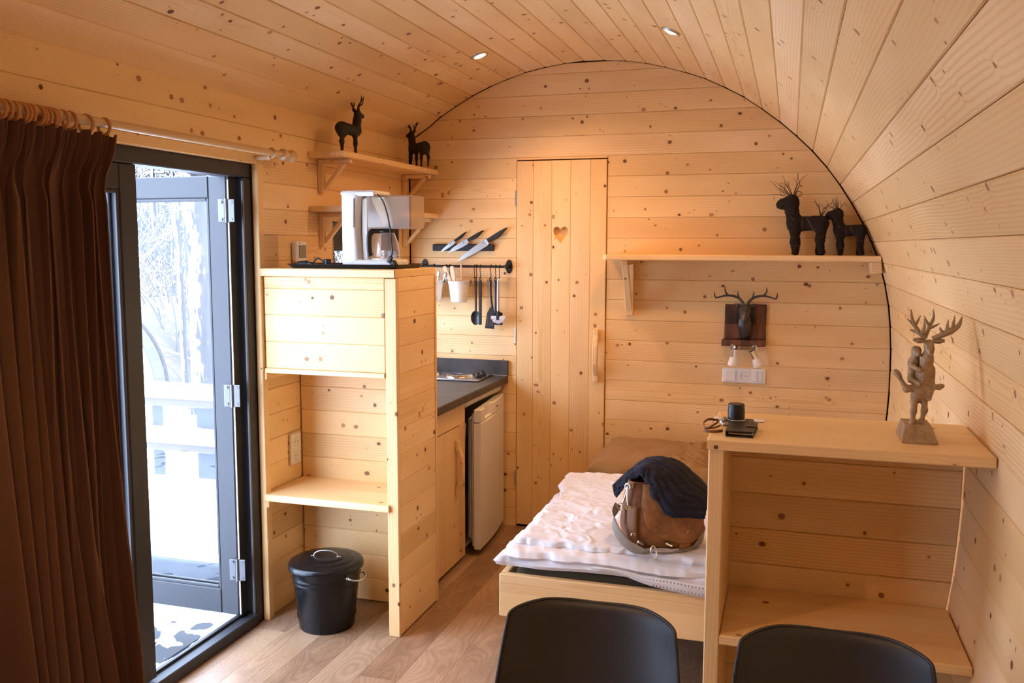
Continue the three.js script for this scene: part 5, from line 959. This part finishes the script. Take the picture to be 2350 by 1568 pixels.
{
  const t = thing('stag_statue', 'weathered bronze statue of an upright stag on a sloped block', 'statue', [0.352, UY, -2.70]);
    const b = [[-0.046, -0.078], [0.046, -0.078], [0.046, 0.078], [-0.046, 0.078]], tp = 0.74;
  { const P = [], q = (a, c, d, e) => P.push(...a, ...c, ...d, ...a, ...d, ...e), lo = b.map(([x, z]) => [x, 0.001, z]), mid = b.map(([x, z]) => [x * 0.985, 0.006, z * 0.985]), hi = b.map(([x, z]) => [x * tp - 0.002, 0.044, z * tp - 0.004]); for (let i = 0; i < 4; i++) { const j = (i + 1) % 4; q(lo[j], lo[i], mid[i], mid[j]); q(mid[j], mid[i], hi[i], hi[j]); } q(hi[3], hi[2], hi[1], hi[0]); q(lo[0], lo[1], lo[2], lo[3]); const g = new THREE.BufferGeometry(); g.setAttribute('position', new THREE.Float32BufferAttribute(P, 3)); g.computeVertexNormals(); mesh('base', boxUV(g, 4), M.bronze, t); }
  const B = [], L = (...a) => B.push(a);
  L(-0.008, 0.125, 0.0, 0.013, -0.011, 0.078, 0.002, 0.0068); L(-0.011, 0.078, 0.002, 0.0068, -0.013, 0.046, 0.006, 0.0062); L(-0.013, 0.046, 0.010, 0.009, -0.015, 0.044, 0.020, 0.007);
  L(0.014, 0.125, -0.004, 0.012, 0.018, 0.08, -0.004, 0.0066); L(0.018, 0.08, -0.004, 0.0066, 0.011, 0.048, -0.004, 0.0056); L(0.011, 0.046, 0.0, 0.007, 0.011, 0.044, 0.010, 0.0058);
  L(0.004, 0.132, 0, 0.020, 0.012, 0.18, 0, 0.021); L(0.012, 0.18, 0, 0.021, 0.018, 0.225, 0, 0.014); L(0.018, 0.225, 0, 0.013, 0.020, 0.262, 0, 0.010); L(0.019, 0.268, 0, 0.012, 0.020, 0.256, 0.020, 0.009); L(0.020, 0.256, 0.020, 0.009, 0.021, 0.243, 0.036, 0.0065);
  L(0.014, 0.235, 0.006, 0.008, 0.008, 0.16, 0.020, 0.006);
  L(-0.012, 0.150, 0.012, 0.008, -0.034, 0.140, 0.014, 0.0072); L(-0.034, 0.140, 0.014, 0.0072, -0.058, 0.182, 0.012, 0.0060); L(-0.058, 0.182, 0.012, 0.0072, -0.064, 0.190, 0.012, 0.006);
  L(0.030, 0.150, 0.010, 0.008, 0.050, 0.150, 0.012, 0.0055); L(0.050, 0.150, 0.012, 0.006, 0.058, 0.154, 0.012, 0.005); L(0.028, 0.138, 0.010, 0.008, 0.027, 0.114, 0.010, 0.005); L(0.030, 0.195, -0.006, 0.010, 0.030, 0.15, -0.004, 0.010);
  const small = [[-0.018, 0.165, -0.010, 0.012, -0.015, 0.212, -0.014, 0.0135], [-0.015, 0.212, -0.014, 0.0135, -0.008, 0.246, -0.012, 0.0095], [-0.022, 0.205, 0.004, 0.008, -0.004, 0.196, 0.026, 0.006], [-0.024, 0.17, 0.004, 0.008, -0.002, 0.158, 0.026, 0.006], [-0.012, 0.248, -0.008, 0.012, -0.006, 0.238, 0.008, 0.008]];
  const rough = (x, y, z) => 0.0008 * noise2(x * 260 + 40, y * 130 + z * 200 + 60);
  mesh('body', blob(B, 0.0034, 0.012, rough, 7), M.bronze, t);
  mesh('small_animal', blob(small, 0.0034, 0.010, rough, 7), M.bronze, t);
  mesh('ears', merge([-1, 1].map((s) => taper([[0.019 + s * 0.010, 0.275, 0.0], [0.019 + s * 0.026, 0.276, 0.0], [0.019 + s * 0.040, 0.278, 0.002]], [0.005, 0.0085, 0.004], 10, 8))), M.bronze, t);
  const an = [], A = (p, r) => an.push(taper(p, r, 14, 7));
  A([[0.012, 0.282, 0.0], [-0.004, 0.294, 0.002], [-0.016, 0.312, 0.004], [-0.026, 0.332, 0.006], [-0.031, 0.362, 0.006]], [0.006, 0.0065, 0.006, 0.0045, 0.0015]);
  A([[-0.010, 0.303, 0.003], [-0.026, 0.322, 0.006], [-0.040, 0.336, 0.008]], [0.005, 0.004, 0.0012]); A([[-0.018, 0.318, 0.004], [-0.010, 0.336, 0.006], [-0.006, 0.346, 0.006]], [0.0045, 0.0035, 0.0012]); A([[0.0, 0.292, 0.002], [0.004, 0.318, 0.014], [0.003, 0.338, 0.016]], [0.006, 0.0045, 0.0015]); A([[-0.002, 0.294, 0], [-0.022, 0.302, -0.006], [-0.030, 0.304, -0.006]], [0.006, 0.005, 0.002]);
  A([[0.010, 0.286, -0.006], [0.022, 0.318, -0.014], [0.030, 0.338, -0.016], [0.028, 0.362, -0.016]], [0.006, 0.0055, 0.0045, 0.0014]); A([[0.020, 0.314, -0.013], [0.010, 0.334, -0.014], [0.006, 0.344, -0.014]], [0.0045, 0.0035, 0.001]); A([[0.018, 0.308, -0.012], [0.036, 0.318, -0.010], [0.046, 0.324, -0.010]], [0.0045, 0.0035, 0.001]);
  A([[0.028, 0.282, 0.0], [0.048, 0.292, 0.004], [0.072, 0.306, 0.006], [0.090, 0.320, 0.006], [0.098, 0.346, 0.006]], [0.0065, 0.008, 0.0095, 0.006, 0.0015]);
  for (const [x, y, dx, dy] of [[0.050, 0.294, -0.006, 0.022], [0.062, 0.302, 0.002, 0.034], [0.076, 0.310, 0.004, 0.038], [0.056, 0.296, -0.014, 0.014]]) A([[x, y, 0.006], [x + dx * 0.4, y + dy * 0.55, 0.007], [x + dx, y + dy, 0.007]], [0.0055, 0.004, 0.0012]);
  mesh('antlers', merge(an), M.bronze, t);
}
{
  const t = thing('camera', 'silver and black camera lying on its back with the lens up', 'camera', [-0.142, UY + 0.0005, -2.752]);
  mesh('body', moved(cbox(0.092, 0.012, 0.068, 0.004), 0.006, 0.0065, 0), M.blackPlastic, t);
  mesh('top_plate', merge([moved(cbox(0.088, 0.010, 0.014, 0.003), 0.006, 0.0065, 0.036), moved(cbox(0.016, 0.020, 0.055, 0.006), -0.036, 0.011, 0.006)]), M.brushed, t);
  const P = [[0.0, 0.011]]; [[0.0265, 0.030], [0.0265, 0.035], [0.0250, 0.036], [0.0255, 0.046], [0.0248, 0.047], [0.0248, 0.0485], [0.0256, 0.049], [0.0256, 0.057], [0.0246, 0.058], [0.0246, 0.0595], [0.0252, 0.060], [0.0248, 0.067], [0.0240, 0.068], [0.0240, 0.070], [0.0245, 0.0705], [0.0240, 0.080], [0.0228, 0.082], [0.0, 0.082]].forEach((p) => P.push([p[0], p[1] - 0.019]));
  mesh('lens', lathe(P.map(([r, y]) => [r, y]), 40), M.blackPlastic, t);
  mesh('mount_ring', moved(lathe([[0.0262, 0], [0.0274, 0.001], [0.0274, 0.004], [0.0262, 0.005]], 36), 0, 0.0115, 0), M.steel, t);
  mesh('strap', merge([capped(curve([[-0.050, 0.012, 0.02], [-0.075, 0.02, 0.05], [-0.088, 0.014, 0.09], [-0.078, 0.006, 0.115], [-0.056, 0.006, 0.105], [-0.040, 0.010, 0.085]]), () => 0.004, 40, 8, false, 0.4), capped(curve([[-0.050, 0.01, 0.03], [-0.066, 0.006, 0.09], [-0.080, 0.004, 0.145], [-0.055, 0.004, 0.150], [-0.03, 0.004, 0.132]]), () => 0.004, 36, 8, false, 0.4)]), M.leather, t);
  const w = thing('wallet_phone', 'black wallet phone case with a clasp lying in front of the camera', 'phone', [-0.118, UY + 0.0005, -2.635], 0.0);
  const cs = [[-0.042, -0.072], [0.034, -0.074], [0.042, 0.066], [-0.04, 0.068]];
  mesh('cover', merge([moved(extrude(cs, 0.0035, 0.001), 0, 0.0155, 0, -Math.PI / 2), moved(extrude(cs, 0.0035, 0.001), 0, 0.002, 0, -Math.PI / 2), moved(cbox(0.004, 0.016, 0.138, 0.001), -0.041, 0.0085, 0.002)]), M.leather2 ?? M.blackPlastic, w);
  mesh('phone', moved(cbox(0.068, 0.008, 0.134, 0.003), -0.001, 0.0088, 0.004), M.brushed, w);
  mesh('clasp', moved(cbox(0.034, 0.003, 0.024, 0.001), 0.026, 0.0182, -0.004), M.blackPlastic, w);
  const p = thing('paper_strip', 'strip of white paper under the camera hanging over the shelf edge', 'paper', [0, 0, 0]);
  const pc = curve([[-0.2135, UY - 0.012, -2.815], [-0.213, UY - 0.002, -2.815], [-0.209, UY + 0.0035, -2.815], [-0.19, UY + 0.0025, -2.815], [-0.13, UY + 0.0022, -2.818], [-0.062, UY + 0.002, -2.822]]);
  mesh('strip', sheet(40, 3, (u, v) => { const q = pc.getPointAt(u); return [q.x, q.y, q.z + (v - 0.5) * 0.042]; }, 0.0006), M.paper, p);
}

// ================================================================ CHAIRS
function chair() {
  const C = curve([[0, 0.425, 0.46], [0, 0.447, 0.44], [0, 0.452, 0.40], [0, 0.438, 0.28], [0, 0.432, 0.16], [0, 0.445, 0.07], [0, 0.49, 0.015], [0, 0.56, -0.012], [0, 0.66, -0.045], [0, 0.75, -0.075], [0, 0.81, -0.092], [0, 0.832, -0.100]]);
  const W = [0.17, 0.195, 0.21, 0.225, 0.232, 0.232, 0.228, 0.224, 0.216, 0.207, 0.198, 0.190], wAt = (t) => { const x = t * 11, i = Math.min(10, Math.floor(x)); return lerp(W[i], W[i + 1], x - i); };
  const f = (u, t) => {
    const v = t < 0.8 ? t * 1.125 : 0.9 + 0.1 * Math.sin(((t - 0.8) / 0.2) * Math.PI / 2), s = (u - 0.5) * 2, p = C.getPoint(v), back = smooth(0.5, 0.75, v);
    const k = t < 0.8 ? 0 : (t - 0.8) / 0.2, w = wAt(Math.min(v, 0.9)) * (0.60 + 0.40 * Math.cos(k * Math.PI / 2)), as = Math.abs(s), curl = Math.pow(as * (0.60 + 0.40 * Math.cos(k * Math.PI / 2)), 2.2);
    return [s * w, p.y - back * k * k * 0.006 * (1 - smooth(0, 1, as)) + (1 - back) * 0.040 * curl * smooth(0.05, 0.2, v), p.z + back * (0.075 * curl - 0.010 * k * k)];
  };
  return { shell: sheet(56, 90, f, 0.0055), rim: tube(Array.from({ length: 120 }, (_, i) => { const k = i / 120; const e = k < 0.35 ? [0, lerp(1, 0, k / 0.35)] : k < 0.5 ? [(k - 0.35) / 0.15, 0] : k < 0.85 ? [1, (k - 0.5) / 0.35] : [1 - (k - 0.85) / 0.15, 1]; return f(e[0], e[1]); }), 0.0040, 420, 8, true) };
}
{
  const s = chair(), legs = [[-0.15, 0.38, -0.19, 0.43], [0.15, 0.38, 0.19, 0.43], [-0.14, 0.10, -0.18, 0.02], [0.14, 0.10, 0.18, 0.02]];
  const put = (label, pos, turn) => {
    const t = thing('shell_chair', label, 'chair', pos, turn, undefined);
    const sh = mesh('shell', s.shell, M.chairShell, t); mesh('rim', s.rim, M.chairShell, sh);
    for (const [x0, z0, x1, z1] of legs) mesh('leg', taper([[x0 * 0.8, 0.40, z0 * 0.8 + 0.05], [lerp(x0, x1, 0.5) * 0.95, 0.2, lerp(z0, z1, 0.5)], [x1, 0.002, z1]], [0.015, 0.016, 0.010], 12, 10), M.utensilWood, t);
    mesh('brace', merge([tube([[-0.14, 0.36, 0.36], [0, 0.42, 0.24], [0.13, 0.36, 0.13]], 0.005, 16, 7), tube([[0.14, 0.36, 0.36], [0, 0.42, 0.24], [-0.13, 0.36, 0.13]], 0.005, 16, 7), moved(cbox(0.28, 0.006, 0.24, 0.002), 0, 0.424, 0.24)]), M.blackMetal, t);
  };
  put('left black shell chair, its back before the bed', [-0.424, 0, -1.985], 0.03);
  put('right black shell chair, its back before the shelf unit', [0.118, 0, -1.985], 0.0);
}

// ================================================================ OUTSIDE
const hill = (x, z) => 9 * smooth(13, 44, Math.hypot(x + 2, z + 2)) * smooth(-4, -12, Math.min(x, z));
{
  const terrace = struct('terrace');
  const TZ = -3.93;
  for (let i = 0; i < 20; i++) { const x = -2.42 - i * 0.148; mesh('board', cbox(0.14, 0.026, 5.2, 0.003), M.terraceBoard, terrace, [x, -0.085, TZ + 2.6]); }
  mesh('edge_board', cbox(3.0, 0.24, 0.05, 0.008), M.greyBoard, terrace, [-3.85, -0.10, TZ + 0.0]);
  const s = mesh(numbered('terrace_snow'), sheet(150, 160, (u, v) => {
    const x = lerp(-2.36, -5.3, u), z = lerp(TZ - 0.04, 1.2, v), edge = -0.02 * (1 - smooth(0, 0.12, z - TZ)), worn = smooth(-3.5, -3.2, z) * (1 - smooth(-2.75, -3.4, x)) ;
    return [x, -0.058 + 0.026 * fbm(x * 5, z * 5) + 0.016 * fbm(x * 14, z * 14) + edge - worn * 0.016 - 0.10 * smooth(TZ + 0.0, TZ - 0.05, z), z];
  }), M.snow, scene);
  s.userData.label = 'trodden snow on the terrace boards outside the door'; s.userData.category = 'snow'; s.userData.kind = 'stuff';
}
{
  const g = sheet(200, 200, (u, v) => { const x = lerp(-46, 14, u), z = lerp(-46, 14, v), d = Math.hypot(x + 2, z + 2), near = smooth(1.5, 6, d); return [x, -0.42 + 0.10 * near * fbm(x * 0.5, z * 0.5) + 0.03 * fbm(x * 2.3, z * 2.3) + hill(x, z) + (x > -2.6 && z > -6 ? -0.3 : 0), z]; });
  const gm = mesh('ground', g, M.snow, scene); gm.userData.kind = 'structure';
}
{
  const t = thing('railing', 'snow-topped wooden railing outside beyond the terrace', 'railing', [-4.9, 0, -6.2]);
  for (const y of [0.425, 0.05]) {
    const r = mesh('rail', moved(new THREE.CylinderGeometry(0.062, 0.062, 5.6, 18), 0, 0, 0, 0, 0, Math.PI / 2), M.larch, t, [0, y, 0]);
    mesh('snow_cap', sheet(120, 12, (u, v) => { const a = Math.PI * (v * 0.84 + 0.08), n = 1 + 0.25 * fbm(u * 40, v * 3); return [lerp(-2.8, 2.8, u), Math.sin(a) * (0.066 + 0.075 * Math.pow(Math.max(0, Math.sin(a)), 1.5) * n), Math.cos(a) * (0.066 + 0.016 * n)]; }), M.snow, r);
  }
  for (const [x, w] of [[-0.17, 0.10], [0.34, 0.24], [-1.2, 0.3], [1.3, 0.3]]) mesh('board', cbox(w, 0.62, 0.03, 0.003), M.greyBoard, t, [x, 0.06, -0.085]);  // added boards, coloured to stand in for the blue-grey shade between the rails
  for (const x of [-2.3, -0.62, 0.95, 2.4]) mesh('post', moved(new THREE.CylinderGeometry(0.07, 0.075, 1.15, 16), x, -0.1, -0.02), M.larch, t);
}
// neighbouring barrel cabin, only its pale end and dark rim show
{
  const t = thing('barrel_cabin', 'pale end wall of a neighbouring barrel cabin with a dark rim, outside the door', 'cabin', [-10.05, -0.45, -11], 0);
  const N = 40, arc = (r) => Array.from({ length: N + 1 }, (_, i) => { const a = Math.PI * (i / N); return [Math.cos(a) * r, Math.sin(a) * r * 1.02]; });
  mesh('end_wall', extrude(arc(1.22), 0.06), M.snow, t);
  mesh('rim', extrude([...arc(1.25), ...arc(1.215).reverse()], 0.22, 0.004), M.twigDark, t);
  mesh('barrel', moved(extrude([...arc(1.245), ...arc(1.20).reverse()], 3.0), 0, 0, -1.7), M.larch, t);
  mesh('door_panel', moved(cbox(0.7, 1.5, 0.04, 0.01), -0.1, 0.0 + 0.76, 0.04), M.twigDark, t);
}
{
  const R = mulberry(99);
  const trunkTree = (label, base, top, r0, r1, seed, nb, reach = 1) => {
    const q = mulberry(seed), t = thing('bare_tree', label, 'tree', base), pts = []; for (let i = 0; i <= 6; i++) { const k = i / 6; pts.push([top[0] * k + (q() - 0.5) * 0.05 * (i > 0 ? 1 : 0), top[1] * k - 0.3 * (i === 0 ? 1 : 0), top[2] * k]); }
    const c = curve(pts); mesh('trunk', capped(c, (k) => lerp(r0, r1, k) * (1 + 0.06 * Math.sin(k * 40)), 60, 14, false), M.bark, t);
    const br = [], sn = []; for (let i = 0; i < nb; i++) { const k = 0.18 + 0.8 * q(), p = c.getPoint(k), a = q() * 6.28, L = (0.5 + q() * 0.9) * reach, dy = -0.1 + q() * 0.5, P = [p]; for (let m = 1; m <= 4; m++) P.push(new THREE.Vector3(p.x + Math.cos(a + 0.15 * m * (q() - 0.5)) * L * m / 4, p.y + dy * L * (m / 4) + (q() - 0.5) * 0.12 - 0.12 * L * (m / 4) * (m / 4), p.z + Math.sin(a) * L * m / 4)); br.push(taper(P, [0.026, 0.018, 0.006], 12, 6)); sn.push(taper(P.map((w) => w.clone().add(new THREE.Vector3(0, 0.018, 0))), [0.022, 0.02, 0.010], 12, 6)); for (let m = 0; m < 4; m++) { const s = P[1 + Math.floor(q() * 3)], e = s.clone().add(new THREE.Vector3((q() - 0.5) * 0.8 * reach, (q() - 0.35) * 0.5, (q() - 0.5) * 0.8 * reach)); br.push(taper([s, s.clone().lerp(e, 0.5).add(new THREE.Vector3(0, 0.04, 0)), e], [0.010, 0.007, 0.003], 6, 5)); sn.push(taper([s, s.clone().lerp(e, 0.5).add(new THREE.Vector3(0, 0.05, 0)), e].map((w) => w.clone().add(new THREE.Vector3(0, 0.009, 0))), [0.011, 0.010, 0.005], 6, 5)); } }
    mesh('branches', merge(br), M.twigDark, t); mesh('branch_snow', merge(sn), M.snow, t);
    return t;
  };
  trunkTree('thick snow-streaked tree trunk seen through the door glass', [-6.96, -0.35, -9.5], [-0.05, 8.2, 0.1], 0.165, 0.13, 5, 12, 0.30);
  trunkTree('slender tree trunk just left of the thick one', [-7.42, -0.35, -9.75], [0.02, 7.6, 0.2], 0.045, 0.03, 8, 14, 0.30);
  // wood behind: several snowy trees, one model turned and scaled
  const first = trunkTree('snowy bare tree in the wood behind the railing', [-12.4, -0.3, -16.2], [0.1, 7.0, 0.1], 0.12, 0.05, 21, 34);
  first.userData.group = 'snowy trees in the wood';
  const spots = [[-12.4, -16.2]];
  for (let tries = 0; spots.length < 15 && tries < 4000; tries++) {
    const a = 0.3 + R() * 0.85, d = 11.5 + R() * 12, x = -2 - Math.sin(a) * d, z = -3 - Math.cos(a) * d;
    if (spots.some(([p, r]) => Math.hypot(p - x, r - z) < 3.4) || Math.hypot(x + 10, z + 12.5) < 3.2) continue;
    spots.push([x, z]);
    const c = first.clone(); c.name = numbered('bare_tree'); c.position.set(x, -0.3 + hill(x, z), z); c.rotation.y = R() * 6.28; c.scale.setScalar(0.85 + R() * 0.3); scene.add(c);
  }
  // snow-covered brushwood: too many twigs to count
  const tw = []; const q = mulberry(41); for (let i = 0; i < 7; i++) { const a = q() * 6.28, L = 0.5 + q() * 0.6; tw.push(taper([[0, 0, 0], [Math.cos(a) * 0.25 * L, 0.5 * L, Math.sin(a) * 0.25 * L], [Math.cos(a) * 0.6 * L, (0.8 + 0.2 * q()) * L, Math.sin(a) * 0.6 * L]], [0.012, 0.008, 0.003], 5, 4)); }
  const twig = merge(tw), snowTwig = merge(tw.map((g) => moved(g.clone(), 0.004, 0.012, 0.0, 0, 0, 0, [1.02, 1, 1.02])));
  const n = 5200, A = new THREE.InstancedMesh(twig, M.twigDark, n), B = new THREE.InstancedMesh(snowTwig, M.snow, n / 2), m = new THREE.Matrix4();
  for (let i = 0; i < n; i++) { const a = 0.15 + q() * 1.3, d = 11 + Math.pow(q(), 0.8) * 15, x = -2 - Math.sin(a) * d, z = -3 - Math.cos(a) * d, s = 0.7 + q() * 1.3; m.compose(new THREE.Vector3(x, -0.5 + hill(x, z) + q() * 0.3, z), new THREE.Quaternion().setFromEuler(new THREE.Euler((q() - 0.5) * 1.2, q() * 6.28, (q() - 0.5) * 1.2)), new THREE.Vector3(s, s, s)); A.setMatrixAt(i, m); if (i % 2) B.setMatrixAt((i - 1) / 2, m); }
  const bw = thing('brushwood', 'snow-covered brushwood filling the slope under the trees', 'brushwood'); bw.userData.kind = 'stuff';
  A.name = 'twigs'; B.name = 'twig_snow'; A.castShadow = B.castShadow = A.receiveShadow = B.receiveShadow = true; bw.add(A, B);
}

renderer.render(scene, camera);
